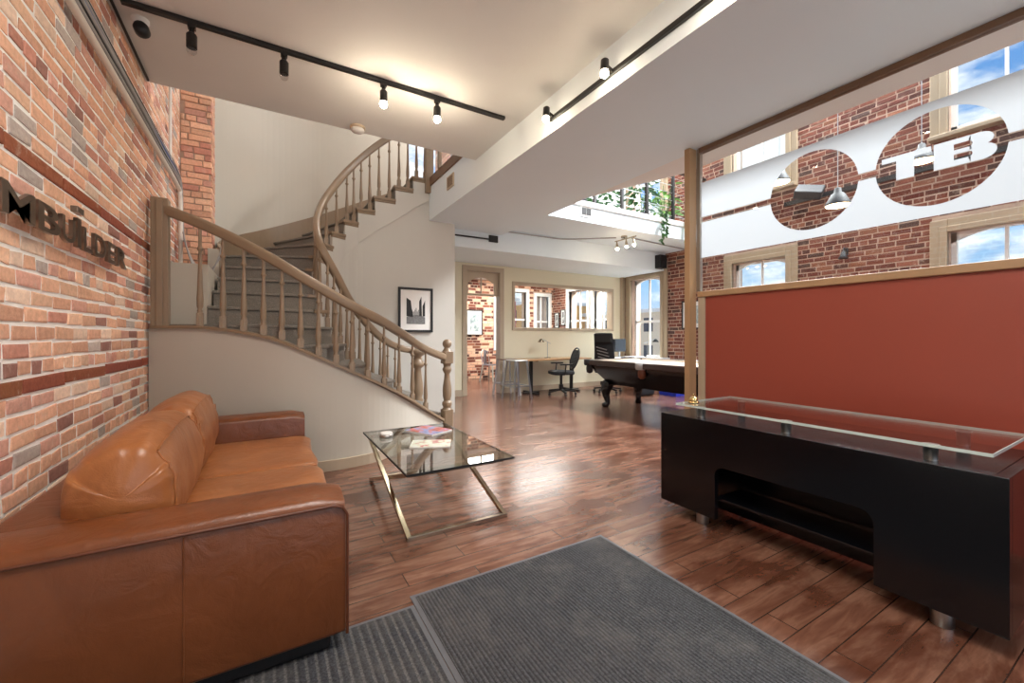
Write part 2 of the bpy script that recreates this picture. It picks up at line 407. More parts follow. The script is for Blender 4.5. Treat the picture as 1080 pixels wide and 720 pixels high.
struct(MB().box(XB-0.02, XB+0.03, 4.57, 6.22, 3.55, 3.69).build('trim_3', M['brownwood'], bevel=0.008))   # landing edge above the stair

# ------------------------------------------------------------------- brick walls
PAL_L = [(S(236, 188, 158), 5), (S(228, 178, 150), 5), (S(240, 198, 168), 3), (S(222, 172, 154), 3), (S(206, 148, 130), 2), (S(190, 178, 170), 1.6), (S(168, 124, 112), 1), (S(242, 214, 192), 1.8)]
PAL_L0 = [(S(206, 138, 98), 5), (S(196, 124, 92), 5), (S(214, 152, 112), 3), (S(184, 112, 90), 3), (S(168, 96, 76), 2), (S(156, 138, 124), 1.3), (S(126, 76, 64), 1), (S(216, 176, 146), 1.2)]
PAL_R = [(S(124, 72, 58), 5), (S(110, 62, 52), 5), (S(136, 84, 68), 3), (S(94, 58, 50), 3), (S(146, 96, 74), 1.5), (S(84, 62, 56), 1.2)]
def pick(p):
    t = random.random()*sum(w for _, w in p)
    for c, w in p:
        t -= w
        if t <= 0: break
    f = random.uniform(0.86, 1.12); return tuple(min(1, x*f) for x in c[:3])+(1,)
def bricks(mb, at, u0, u1, z0, z1, course, length, pal, depth=0.02, holes=(), bands=(), joint=0.012, jit=0.004):
    # at(u, z, d) gives the point on the wall face, d metres proud of the mortar
    r = 0; z = z0
    while z < z1-0.02:
        h = course; u = u0-random.uniform(0, length)
        head = (r % 6 == 3); band = any(abs(z+h/2-b) < h/2 for b in bands)
        while u < u1:
            L = length*(0.5 if head else 1.0)*random.uniform(0.9, 1.1)
            if band: L = length*random.uniform(1.8, 3.0)
            a, b = max(u, u0), min(u+L-joint, u1)
            um, zm = (a+b)/2, z+h/2
            if b-a > 0.03:
                for (h0, h1, k0, k1) in holes:
                    if k0-0.02 < zm < k1+0.02 and a < h1 and b > h0:
                        if a < h0-0.02: b = h0
                        elif b > h1+0.02: a = h1
                        else: a = b
                if b-a > 0.03:
                    J = lambda: random.uniform(-jit, jit)
                    d = depth*random.uniform(0.55, 1.15)+(0.012 if band else 0); q = 0.007
                    zt, zb = z+h-joint/2, z+joint/2
                    o = [(a+J(), zb+J()), (b+J(), zb+J()), (b+J(), zt+J()), (a+J(), zt+J())]
                    cx, cz = (a+b)/2, (zb+zt)/2
                    i_ = [(x+(q if x < cx else -q), y+(q if y < cz else -q)) for x, y in o]
                    vs = [at(x, y, -0.01) for x, y in o]+[at(x, y, d*0.75) for x, y in o]+[at(x, y, d+J()*0.6) for x, y in i_]
                    fs = [(8, 9, 10, 11)]
                    for k in range(4):
                        n = (k+1) % 4; fs += [(k, n, 4+n, 4+k), (4+k, 4+n, 8+n, 8+k)]
                    mb.add(vs, fs, False, pick(pal) if not band else tuple(x*random.uniform(0.85, 1.1) for x in S(158, 92, 70)[:3])+(1,))
            u += L
        z += course; r += 1
mb = MB()
bricks(mb, lambda u, z, d: (XL-0.012+d*.34, u, z), 0.3, 6.17, 0.375, 3.36, 0.075, 0.215, PAL_L, bands=(1.0455, 1.985), joint=.018, jit=.006)
bricks(mb, lambda u, z, d: (XL-0.012+d*.34, u, z), 4.58, 6.17, 3.36, 4.9, 0.075, 0.215, PAL_L, joint=.018, jit=.006)
wl = struct(MB().box(XL-0.3, XL-0.012, -3.2, 6.3, 0, 5.2).build('wall_left', M['mortar']))
mb.build('brick_course', M['brick'], wl)
# brick pier at the back of the stair
mb = MB()
bricks(mb, lambda u, z, d: (u, 6.17-d, z), XL, -0.58, 1.3, 4.9, 0.075, 0.215, PAL_L[:5], depth=0.015)
bricks(mb, lambda u, z, d: (-0.58+d, u, z), 6.17, 6.5, 1.3, 4.9, 0.075, 0.215, PAL_L[:5], depth=0.01)
pw = struct(MB().box(XL-0.1, -0.585, 6.175, 6.6, 0, 5.2).build('wall_pier', M['mortar2']))
mb.build('brick_course', M['brick'], pw)

# right outer wall with its windows (y0, y1, z0, z1 of the clear opening)
WIN = [(6.60, 7.52, 0.55, 2.64), (3.87, 4.86, 0.55, 2.66), (0.84, 1.83, 0.55, 2.64),
       (6.60, 7.52, 4.0, 6.0), (3.87, 4.86, 4.0, 6.0), (0.84, 1.83, 4.05, 6.05)]
mr = MB(); ys = [-3.2]
for (a, b) in ((0.84, 1.83), (3.87, 4.86), (6.60, 7.52)):
    mr.box(XR, XR+0.3, ys[-1], a, 0, 6.6)
    for (z0, z1) in ((0, 0.55), (2.65, 4.02), (6.02, 6.6)): mr.box(XR, XR+0.3, a, b, z0, z1)
    ys.append(b)
OX = [(8.32, 8.95, 0.8, 2.6), (9.2, 10.08, 0.8, 2.6)]       # windows of the office beyond
y_ = ys[-1]
for (a, b, z0, z1) in OX:
    mr.box(XR, XR+0.3, y_, a, 0, 6.6); mr.box(XR, XR+0.3, a, b, 0, z0); mr.box(XR, XR+0.3, a, b, z1, 6.6); y_ = b
mr.box(XR, XR+0.3, y_, 12.0, 0, 6.6)
wr_ = struct(mr.build('wall_right', M['mortar2']))
mb = MB()
bricks(mb, lambda u, z, d: (XR+0.004-d, u, z), -0.6, 10.9, 0.0, 6.5, 0.08, 0.23, PAL_R, depth=0.010, joint=0.016,
       holes=[(a-0.17, b+0.17, c-0.1, d+0.2) for a, b, c, d in WIN]+[(a-.1, b+.1, c-.08, d+.1) for a, b, c, d in OX])
mb.build('brick_course', M['brick'], wr_)

def sash_window(idx, y0, y1, z0, z1, arch=True):
    w = bpy.data.objects.new('window_%d' % idx, None); COL.objects.link(w); w.location = (XR, (y0+y1)/2, z0); struct(w)
    t = 0.18
    m_ = MB()
    for (d, k) in ((0.05, 0.0), (0.075, 0.10)):
        m_.box(XR-d, XR, y0-t+k, y0, z0-0.1, z1+t-k); m_.box(XR-d, XR, y1, y1+t-k, z0-0.1, z1+t-k); m_.box(XR-d, XR, y0, y1, z1, z1+t-k)
    m_.build('window_casing', M['casing2'], w, bevel=0.01, world=True)
    MB().box(XR-0.14, XR+0.1, y0-t, y1+t, z0-0.14, z0-0.08).build('window_sill', M['casing2'], w, bevel=0.01, world=True)
    f = MB(); X0, X1 = XR+0.1, XR+0.16; s_ = 0.055; zm = (z0+z1)/2; ym = (y0+y1)/2
    f.box(X0, X1, y0, y0+s_, z0-0.08, z1); f.box(X0, X1, y1-s_, y1, z0-0.08, z1); f.box(X0, X1, y0, y1, z0-0.08, z0+0.04)
    f.box(X0, X1, y0, y1, zm-0.03, zm+0.03); f.box(X0+0.01, X1-0.01, ym-0.016, ym+0.016, z0, z1)
    if arch:
        n = 12; top = [(y0+(y1-y0)*i/n, z1-0.14*((2*i/n-1)**2)) for i in range(n+1)]
        f.prism(top+[(y1, z1+0.02), (y0, z1+0.02)], X0, X1, 'x')
    else: f.box(X0, X1, y0, y1, z1-s_, z1+0.02)
    f.build('window_frame', M['white'], w, world=True)
    MB().box(X0+0.02, X0+0.026, y0+0.01, y1-0.01, z0-0.05, z1-0.01).build('pane', M['winglass'], w, world=True)
    return w
for i, q in enumerate(WIN): sash_window(i+1, *q)

# ------------------------------------------------------------------- cream far wall with doorway and interior window
DX0, DX1, DZ = 3.55, 4.33, 2.60
IX0, IX1, IZ0, IZ1 = 4.70, 7.60, 1.42, 2.38
fw = MB()
fw.box(2.5, DX0, YF, YF+0.14, 0, 2.9); fw.box(DX0, DX1, YF, YF+0.14, DZ, 2.9); fw.box(DX1, IX0, YF, YF+0.14, 0, 2.9)
fw.box(IX0, IX1, YF, YF+0.14, 0, IZ0); fw.box(IX0, IX1, YF, YF+0.14, IZ1, 2.9); fw.box(IX1, XR, YF, YF+0.14, 0, 2.9)
struct(fw.build('wall_far', M['yellow']))
d = bpy.data.objects.new('door_1', None); COL.objects.link(d); d.location = (DX0, YF, 0); struct(d)
k = MB()
for (a, b) in ((DX0-0.1, DX0+0.005), (DX1-0.005, DX1+0.1)): k.box(a, b, YF-0.03, YF+0.16, 0, DZ+0.1)
k.box(DX0, DX1, YF-0.03, YF+0.16, DZ-0.005, DZ+0.1)
k.build('door_casing', M['casing'], d, bevel=0.008, world=True)
tr = MB(); n = 14
aw0, aw1 = DX0+0.06, DX1-0.1
arc = [(aw0+(aw1-aw0)*i/n, 2.30+0.12*math.sin(PI*i/n)+0.06) for i in range(n+1)]
tr.prism([(DX0, DZ), (DX0, 2.13), (aw0, 2.13)]+arc+[(aw1, 2.13), (DX1, 2.13), (DX1, DZ)], YF+0.05, YF+0.09, 'y')
tr.box((aw0+aw1)/2-0.012, (aw0+aw1)/2+0.012, YF+0.055, YF+0.085, 2.13, 2.47)
tr.build('transom', M['casing'], d, world=True)
MB().box(DX0, DX1, YF+0.05, YF+0.09, 2.09, 2.13).build('transom_bar', M['casing'], d, world=True)
w = bpy.data.objects.new('window_7', None); COL.objects.link(w); w.location = ((IX0+IX1)/2, YF, IZ0); struct(w)
k = MB(); t = 0.06
k.box(IX0-t, IX1+t, YF-0.03, YF+0.16, IZ1-.005, IZ1+t); k.box(IX0-t, IX1+t, YF-0.03, YF+0.16, IZ0-t, IZ0+.005)
k.box(IX0-t, IX0+.005, YF-0.03, YF+0.16, IZ0, IZ1); k.box(IX1-.005, IX1+t, YF-0.03, YF+0.16, IZ0, IZ1)
k.build('window_frame', M['casing'], w, bevel=0.006, world=True)
MB().box(IX0, IX1, YF+0.06, YF+0.068, IZ0, IZ1).build('pane', M['glass'], w, world=True)
struct(MB().box(2.6, DX0-0.1, YF-0.02, YF, 0, 0.13).build('baseboard_far', M['casing']))
struct(MB().box(DX1+0.1, XR, YF-0.02, YF, 0, 0.11).build('baseboard_far', M['casing']))
struct(MB().box(XR-0.1, XR-0.01, YF-0.1, YF, 0, 2.75).build('trim_4', M['casing']))

# office beyond: brick back wall with windows, seen through the doorway and interior window
YB = 10.9
OW = [(5.9, 6.95, 0.9, 2.6), (7.33, 7.80, 0.9, 2.5)]
bw = MB(); xs = 2.6
for (a, b, z0, z1) in OW:
    bw.box(xs, a, YB, YB+0.25, 0, 3.0); bw.box(a, b, YB, YB+0.25, 0, z0); bw.box(a, b, YB, YB+0.25, z1, 3.0); xs = b
bw.box(xs, 8.3, YB, YB+0.25, 0, 3.0)
bws = struct(bw.build('wall_office', M['mortar2']))
mb = MB(); bricks(mb, lambda u, z, d: (u, YB+0.004-d, z), 2.6, 8.0, 0.0, 2.9, 0.08, 0.23, PAL_R+PAL_L[:3], depth=0.012, holes=[(a-0.1, b+0.1, c-0.08, e+0.1) for a, b, c, e in OW], joint=0.018)
mb.build('brick_course', M['brick'], bws)
def plain_window(idx, axis, a, b, z0, z1, W_):
    w = bpy.data.objects.new('window_%d' % idx, None); COL.objects.link(w); w.location = ((a+b)/2, W_, z0) if axis == 'y' else (W_, (a+b)/2, z0); struct(w)
    def bx(mb_, u0, u1, d0, d1, k0, k1):
        return mb_.box(u0, u1, W_+d0, W_+d1, k0, k1) if axis == 'y' else mb_.box(W_+d0, W_+d1, u0, u1, k0, k1)
    k = MB(); t = 0.1
    bx(k, a-t, a, -.05, .1, z0-.08, z1+t); bx(k, b, b+t, -.05, .1, z0-.08, z1+t); bx(k, a, b, -.05, .1, z1, z1+t); bx(k, a, b, -.05, .1, z0-.08, z0)
    xm = (a+b)/2; bx(k, xm-.02, xm+.02, .06, .1, z0, z1); zm = (z0+z1)/2; bx(k, a, b, .06, .1, zm-.025, zm+.025)
    k.build('window_frame', M['white'], w, world=True)
    bx(MB(), a, b, .075, .08, z0, z1).build('pane', M['winglass'], w, world=True)
for i, (a, b, z0, z1) in enumerate(OW): plain_window(8+i, 'y', a, b, z0, z1, YB)
for i, (a, b, z0, z1) in enumerate(OX): plain_window(10+i, 'x', a, b, z0, z1, XR)

# ------------------------------------------------------------------- walls behind the camera (street front with glazed doors)
fr = MB()
fr.box(-1.2, -0.6, -3.3, -3.1, 0, ZU); fr.box(-0.6, 3.4, -3.3, -3.1, 2.9, ZU); fr.box(3.4, 8.3, -3.3, -3.1, 2.9, 6.6); fr.box(3.3, 3.5, -3.3, -3.1, 0, 2.9)
fr.box(7.6, 8.3, -3.3, -3.1, 0, 2.9)
struct(fr.build('wall_front', M['beige']))

# ------------------------------------------------------------------- staircase
FRONT = [(-0.87, 4.62, 1.30), (-0.45, 4.40, 1.30), (0.0, 4.20, 1.22), (0.28, 4.12, 1.10), (0.55, 4.09, 0.96), (0.9, 4.16, 0.775), (1.25, 4.42, 0.575), (1.62, 4.86, 0.345), (2.03, 5.24, 0.09)]
fp = cr(FRONT, 6)
def wall_strip(mb, pts, z0s, z1s, th):
    m = len(pts); rs = []
    for i in range(m):
        t = Vector(pts[min(i+1, m-1)][:2])-Vector(pts[max(i-1, 0)][:2]); nrm = Vector((-t.y, t.x)).normalized()
        x, y = pts[i][0], pts[i][1]; bx, by = x+nrm.x*th, y+nrm.y*th
        rs.append([(x, y, z0s[i]), (bx, by, z0s[i]), (bx, by, z1s[i]), (x, y, z1s[i])])
    return mb.rings(rs, False, True)
ws = MB(); wall_strip(ws, fp, [0]*len(fp), [max(0.02, p.z-0.012) for p in fp], 0.07)
struct(ws.build('wall_stair', M['beige']))
bs = MB(); off = []
for i, p in enumerate(fp):
    t = fp[min(i+1, len(fp)-1)]-fp[max(i-1, 0)]; nrm = Vector((t.y, -t.x, 0)).normalized()
    off.append(Vector((p.x, p.y, 0))+nrm*0.022)
wall_strip(bs, off[:-2], [0]*len(off), [0.10]*len(off), 0.021); struct(bs.build('baseboard_stair', M['casing'], bevel=0.004))

ST = thing('staircase', 'curved taupe staircase with grey carpeted treads winding up beside the brick wall', 'staircase', (1.9, 5.5, 0))
ZK = {0: 0, 1: .19, 2: .38, 3: .57, 4: .76, 5: .95, 6: 1.14, 7: 1.33, 8: 1.52, 9: 1.70, 10: 1.875, 11: 2.05, 12: 2.24, 13: 2.44, 14: 2.64, 15: 2.85, 16: 3.06, 17: 3.27, 18: 3.48, 19: 3.67}
IN = {1: (1.88, 5.98), 2: (1.62, 5.88), 3: (1.38, 5.74), 4: (1.15, 5.58), 5: (.97, 5.44), 6: (.80, 5.31), 7: (.64, 5.20), 8: (.54, 5.16), 9: (.5, 5.27), 10: (.5, 5.43), 11: (.5, 5.60), 12: (.55, 5.77), 13: (.63, 5.93), 14: (.75, 6.07), 15: (.93, 6.18), 16: (1.12, 6.24), 17: (1.36, 6.25), 18: (1.66, 6.25), 19: (1.93, 6.25), 20: (2.20, 6.25)}
OUT = {1: (2.02, 5.36), 2: (1.74, 5.08), 3: (1.44, 4.76), 4: (1.16, 4.46), 5: (.83, 4.25), 6: (.48, 4.20), 7: (.1, 4.27), 8: (-.50, 4.95), 9: (-.48, 5.25), 10: (-.47, 5.55), 11: (-.46, 5.9), 12: (-.5, 6.32), 13: (-.25, 6.85), 14: (.1, 7.2), 15: (.5, 7.42), 16: (.95, 7.5), 17: (1.32, 7.52), 18: (1.66, 7.52), 19: (1.93, 7.52), 20: (2.20, 7.52)}
for k in range(1, 20):
    a, b, c, e = IN[k], OUT[k], OUT[k+1], IN[k+1]
    poly = [a, b]
    if k == 7: poly += [(-.3, 4.40), (-.80, 4.66), (-.80, 4.94)]
    if k == 12: poly += [(-.45, 6.66)]
    poly += [c, e]
    s_ = MB()
    z0, z1 = ZK[k-1], ZK[k]
    s_.prism(poly, z1-0.16 if k > 11 else max(0.0, z0-0.02), z1-0.03)
    # rounded carpeted nosing, 25 mm proud of the riser
    av = Vector(a+(0,)); bv = Vector(b+(0,)); dr = (bv-av).normalized(); nv = Vector((dr.y, -dr.x, 0)); 
    mid = (Vector(c+(0,))+Vector(e+(0,)))/2-(av+bv)/2
    if nv.dot(mid) > 0: nv = -nv
    a2, b2 = (av+nv*0.025), (bv+nv*0.025)
    p2 = [(a2.x, a2.y), (b2.x, b2.y)]+poly[1:]+[a]
    s_.prism(p2, z1-0.03, z1)
    s_.build('step', M['carpet'], ST, bevel=0.008, world=True)
    if k >= 8:
        # painted tread end with its return nosing on the open side
        dd = Vector(e+(0,))-av; L = dd.length; dd.normalize(); sd = Vector((dd.y, -dd.x, 0))
        p0 = av-dd*0.03; p1 = av+dd*(L)
        te = MB(); te.prism([tuple((p0+sd*0.045)[:2]), tuple((p1+sd*0.045)[:2]), tuple((p1-sd*0.10)[:2]), tuple((p0-sd*0.10)[:2])], z1-0.035, z1+0.004)
        te.prism([tuple((p0+dd*.02+sd*0.03)[:2]), tuple((p1+sd*0.03)[:2]), tuple((p1-sd*0.0)[:2]), tuple((p0+dd*.02-sd*0.0)[:2])], z1-0.07, z1-0.03)
        te.build('tread_end', M['taupe'], ST, bevel=0.006, world=True)
# inner stringer of the upper flight (stepped top, smooth bottom edge)
ki = [k for k in range(8, 20)]
sp = MB()
for k in ki:
    a, e = Vector(IN[k]), Vector(IN[k+1]); n = 3
    for j in range(n):
        p = a+(e-a)*j/n; q = a+(e-a)*(j+1)/n; t = (q-p).normalized(); nr = Vector((t.y, -t.x))
        za = ZK[k-1]-0.30+(ZK[k]-ZK[k-1])*j/n; zb = ZK[k-1]-0.30+(ZK[k]-ZK[k-1])*(j+1)/n
        zt = ZK[k]-0.03
        o_, i_ = nr*0.022, -nr*0.03
        vs = [(p+o_).to_tuple()+(za,), (q+o_).to_tuple()+(zb,), (q+i_).to_tuple()+(zb,), (p+i_).to_tuple()+(za,),
              (p+o_).to_tuple()+(zt,), (q+o_).to_tuple()+(zt,), (q+i_).to_tuple()+(zt,), (p+i_).to_tuple()+(zt,)]
        sp.add(vs, [(0, 1, 5, 4), (1, 2, 6, 5), (2, 3, 7, 6), (3, 0, 4, 7), (4, 5, 6, 7), (3, 2, 1, 0)])
sp.build('stringer', M['beige2'], ST, world=True)
# grey wall that carries the upper flight; the framed print hangs on it
gp = cr([IN[k]+(ZK[k-1]-0.12,) for k in range(8, 21)], 3)
gpts = [p for p in gp]+[Vector((2.22, 6.25, 3.6))]
wi = MB(); wall_strip(wi, gpts, [0]*len(gpts), [min(p.z, 3.66) for p in gpts], 0.06)
wi.box(2.22, 2.62, 6.25, 6.35, 0, ZB+0.06); wi.box(2.52, 2.62, 6.35, YF, 0, ZB)
struct(wi.build('wall_stair_inner', M['beige2']))
# curved plaster wall behind the flight
bwp = cr([(-0.6, 6.2, 0), (-.57, 6.6, 0), (-.35, 7.0, 0), (.0, 7.35, 0), (.5, 7.54, 0), (1.0, 7.6, 0), (2.25, 7.6, 0)], 6)
wb = MB(); wall_strip(wb, bwp, [0]*len(bwp), [6.4]*len(bwp), 0.1)
struct(wb.build('wall_stairwell', M['beige']))
# sloping skirting on that wall
sk = cr([(-.46, 6.0, 2.28), (-.5, 6.4, 2.42), (-.36, 6.9, 2.62), (-.03, 7.28, 2.84), (.48, 7.47, 3.1), (1.0, 7.53, 3.36), (1.6, 7.53, 3.66), (2.2, 7.53, 3.95)], 6)
s_ = MB(); wall_strip(s_, sk, [p.z-0.5 for p in sk], [p.z for p in sk], 0.03); s_.build('skirting', M['taupe'], ST, world=True)
# boxed-in ledge between the flight and the brick wall
lb = MB(); lb.prism([(-0.86, 1.2), (-0.49, 1.2), (-0.49, 1.92), (-0.80, 1.92), (-0.86, 1.84)], 4.96, 6.16, 'y')
lb.box(-.60, -.455, 6.0, 6.8, 1.5, 2.26)
struct(lb.build('trim_6', M['beige'], bevel=0.004))
# cap trim on the front wall
cp = MB(); cp.sweep([(-0.065, -0.012), (0.06, -0.012), (0.06, 0.012), (-0.065, 0.012)], [p+Vector((0, 0.02, 0)) for p in fp[1:-1]]); cp.build('cap_rail', M['taupe'], ST, world=True)
# handrails
HP = [(-0.033, -0.03), (-0.02, -0.045), (0.02, -0.045), (0.033, -0.03), (0.03, -0.012), (0.036, 0.004), (0.03, 0.024), (0.012, 0.034), (-0.012, 0.034), (-0.03, 0.024), (-0.036, 0.004), (-0.03, -0.012)]
HP = [(a*1.15, b*1.15) for a, b in HP]
RF = cr([(-.78, 4.62, 2.335), (-.42, 4.42, 2.17), (-.05, 4.25, 1.965), (.28, 4.15, 1.755), (.68, 4.12, 1.52), (1.0, 4.25, 1.38), (1.27, 4.48, 1.255), (1.65, 4.92, 1.09), (2.04, 5.24, 0.955)], 8)
h = MB(); h.sweep(HP, RF, True); h.build('handrail', M['taupe'], ST, world=True)
RI = cr([(1.90, 5.96, 1.02), (1.66, 5.89, 1.06), (1.40, 5.75, 1.17), (1.15, 5.58, 1.36), (.88, 5.38, 1.66), (.70, 5.25, 1.96), (.53, 5.2, 2.27), (.5, 5.36, 2.5), (.54, 5.62, 2.72), (.60, 5.85, 2.90), (.72, 6.04, 3.16), (.93, 6.18, 3.50), (1.2, 6.25, 3.84), (1.5, 6.26, 4.14), (1.85, 6.26, 4.42), (2.16, 6.26, 4.62)], 8)
h = MB(); h.sweep(HP, RI, True); h.build('handrail', M['taupe'], ST, world=True)
# one turned baluster, unit height, copied along both rails
PB = [(0.0235, 0), (0.0235, 0.13), (0.016, 0.14), (0.02, 0.155), (0.014, 0.17), (0.021, 0.20), (0.022, 0.27), (0.017, 0.42), (0.0135, 0.58), (0.011, 0.72), (0.011, 0.76), (0.019, 0.775), (0.02, 0.79), (0.012, 0.81), (0.0105, 0.9), (0.010, 1.0)]
bal0 = None
def baluster(x, y, z0, z1):
    global bal0
    if bal0 is None:
        b = MB(); b.lathe([(r*1.15, z) for r, z in PB], n=12); b.box(-0.025, 0.025, -0.025, 0.025, 0, 0.13); o = b.build('baluster', M['taupe'], ST); bal0 = o
    else: o = bal0.copy(); COL.objects.link(o)
    o.parent = ST; o.location = Vector((x, y, z0))-Vector(ST.location); o.scale = (1, 1, z1-z0); return o
CA, SA = math.cos(math.radians(30.6)), math.sin(math.radians(30.6))
def zat(path, p):
    best = min(range(len(path)), key=lambda i: (path[i].xy-Vector(p)).length); return path[best].z
def along(path, t):
    # point at fraction t of plan length
    L = [0]
    for i in range(1, len(path)): L.append(L[-1]+(path[i].xy-path[i-1].xy).length)
    s_ = t*L[-1]
    for i in range(1, len(path)):
        if L[i] >= s_: return path[i-1].lerp(path[i], (s_-L[i-1])/max(1e-6, L[i]-L[i-1]))
    return path[-1]
FT = [0.122, 0.176, 0.225, 0.271, 0.314, 0.357, 0.399, 0.441, 0.482, 0.527, 0.584, 0.656, 0.752, 0.866]
for t in FT:
    p = along(fp, t); baluster(p.x, p.y+0.02, p.z+0.01, zat(RF, (p.x, p.y+0.03))-0.035)
for k in range(2, 8):
    a, e = Vector(IN[k]), Vector(IN[k+1])
    for f in ((0.3, 0.8) if k < 7 else (0.4,)):
        p = a+(e-a)*f; baluster(p.x, p.y, ZK[k], zat(RI, p)-0.035)
for k in range(8, 20):
    a, e = Vector(IN[k]), Vector(IN[k+1])
    for f in ((0.45,) if k < 12 else ((0.2, 0.7) if k > 14 else (0.4,))):
        p = a+(e-a)*f; t = (e-a).normalized(); p -= Vector((t.y, -t.x))*0.0
        baluster(p.x, p.y, ZK[k], min(zat(RI, p)-0.035, 4.9))
# newel posts
def square_newel(x, y, z0, z1, w=0.1):
    q = MB(); q.box(x-w/2, x+w/2, y-w/2, y+w/2, z0, z1); q.box(x-w/2-0.008, x+w/2+0.008, y-w/2-0.008, y+w/2+0.008, z1-0.02, z1+0.012)
    return q.build('newel_post', M['taupe'], ST, bevel=0.006, world=True)
q = MB(); q.box(-.85, -.73, 4.565, 4.67, 1.29, 2.41); q.box(-.815, -.765, 4.555, 4.57, 1.31, 2.39); q.build('newel_post', M['taupe'], ST, bevel=0.008, world=True)
def turned_newel(x, y, z0, ball=True):
    q = MB(); w = 0.072
    def blk(a, b, c=0.018):
        pl = [(x-w+c, y-w), (x+w-c, y-w), (x+w, y-w+c), (x+w, y+w-c), (x+w-c, y+w), (x-w+c, y+w), (x-w, y+w-c), (x-w, y-w+c)]; q.prism(pl, z0+a, z0+b)
    blk(0, 0.24); blk(0.86, 1.02)
    q.lathe([(.068, .24), (.05, .27), (.066, .30), (.066, .335), (.042, .36), (.05, .385), (.058, .42), (.06, .50), (.056, .56), (.042, .64), (.036, .72), (.05, .745), (.062, .775), (.062, .79), (.046, .82), (.055, .85), (.066, .865)], (x, y, z0), 24)
    if ball:
        q.lathe([(.066, 1.02), (.055, 1.04), (.042, 1.06), (.034, 1.075)], (x, y, z0), 24); q.ball((x, y, z0+1.125), 0.062, 20)
    else:
        q.lathe([(.05, 1.02), (.085, 1.03), (.09, 1.05), (.085, 1.07), (.05, 1.075)], (x, y, z0), 24)
    return q.build('newel_post', M['taupe'], ST, bevel=0.004, world=True)
turned_newel(2.10, 5.28, 0.0); 
q = MB(); x, y = 1.88, 5.86
q.lathe([(r*1.22, z) for r, z in [(.07, 0), (.07, .22), (.05, .25), (.068, .30), (.05, .34), (.062, .40), (.066, .46), (.06, .55), (.045, .68), (.04, .76), (.075, .80), (.085, .84), (.05, .88), (.045, .93), (.09, .97), (.1, 1.0), (.1, 1.02), (.06, 1.04), (.03, 1.055)]], (x, y, 0.0), 24)
q.build('newel_post', M['taupe'], ST, world=True)
square_newel(2.17, 6.22, 3.45, 4.7, 0.12)
square_newel(2.17, 5.75, 3.67, 4.6, 0.05)
hr = MB(); hr.sweep(HP, [(2.17, 4.6, 4.62), (2.17, 6.2, 4.62)]); hr.build('handrail', M['taupe'], ST, world=True)
# upstairs brick wall glimpsed past the top newel
ub = struct(MB().box(3.3, 3.5, 4.4, 9.0, ZU, 6.4).build('wall_upper', M['mortar2']))
mb = MB(); bricks(mb, lambda u, z, d: (3.304-d, u, z), 4.4, 9.0, ZU, 5.4, 0.08, 0.23, PAL_L, depth=0.012); mb.build('brick_course', M['brick'], ub)

# switch plate on the landing face
p = thing('wall_vent', 'small beige louvred vent on the boxed beam below the landing edge', 'vent', (XB-0.006, 5.35, 3.36))
MB().box(-0.012, 0.004, -0.12, 0.12, -0.09, 0.09).build('frame', M['casing'], p, bevel=0.003)
q = MB()
for i in range(6): q.bar((-0.014, -0.085, -0.055+i*0.022), (-0.014, 0.085, -0.055+i*0.022), 0.004, 0.012)
q.build('louvre', M['brownwood'], p)

# ------------------------------------------------------------------- sofa
SO = thing('sofa', 'large tan leather two seat sofa with loose cushions against the brick wall', 'sofa', (-0.27, 2.84, 0.006))
Z = -0.006
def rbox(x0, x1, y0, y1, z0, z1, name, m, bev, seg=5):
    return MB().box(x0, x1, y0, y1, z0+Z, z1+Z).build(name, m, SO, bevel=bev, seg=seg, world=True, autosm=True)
def arm(y0, y1, outer):
    # softly crowned top, face panel kept flat
    rs = []; X0, X1 = -0.80, 0.262; n = 12
    for i in range(13):
        x = X0+(X1-X0)*i/12; ring = []
        f = 1.0 if i < 12 else 0.96
        c = (y0+y1)/2; hw = (y1-y0)/2*f
        top = 0.606 if i < 12 else 0.585
        for (dy, z) in [(-1, .07), (-1.01, .3), (-1, top-.035), (-.93, top-.008), (-.75, top), (0, top+.012), (.75, top), (.93, top-.008), (1, top-.035), (1.0, .3), (1, .07)]:
            ring.append((x, c+dy*hw, z))
        rs.append(ring)
    a = MB(); a.rings(rs, True, True); o = a.build('arm', M['leather_shaded'], SO, bevel=0.02, seg=3, world=True)
    ye = y0-0.004 if outer < 0 else y1+0.004
    top = 0.575
    pts = [(-0.78, ye, top), (0.22, ye, top), (0.252, ye, top-0.012), (0.268, ye, top-0.04), (0.268, ye, 0.3), (0.268, ye, 0.075)]
    w = MB(); w.tube(pts, 0.006, 8); w.build('piping', M['piping'], o, world=False)
    o.children[0].data.transform(Matrix.Translation(-Vector(SO.location)))
    sm = MB(); sm.tube([(-0.235, ye+0.003 if outer < 0 else ye-0.003, 0.57), (-0.235, ye+0.003 if outer < 0 else ye-0.003, 0.08)], 0.0028, 6)
    sm.build('seam', M['leather_shaded'], o); o.children[1].data.transform(Matrix.Translation(-Vector(SO.location)))
    return o
arm(1.71, 1.96, -1); arm(3.71, 3.96, 1)
rbox(-0.80, -0.52, 1.93, 3.74, 0.07, 0.60, 'back_frame', M['leather_shaded'], 0.05)
rbox(-0.55, 0.235, 1.95, 3.72, 0.07, 0.30, 'base', M['leather_shaded'], 0.02)
for (y0, y1, sd) in ((1.965, 2.84, 1.3), (2.842, 3.705, 5.1)):
    c = MB(); puffy(c, (-0.14, (y0+y1)/2, 0.365), (0.425, (y1-y0)/2, 0.085), (0.28, 0.16), 56, 0.06, 0, sd)
    o = c.build('seat_cushion', M['leather'], SO, world=True)
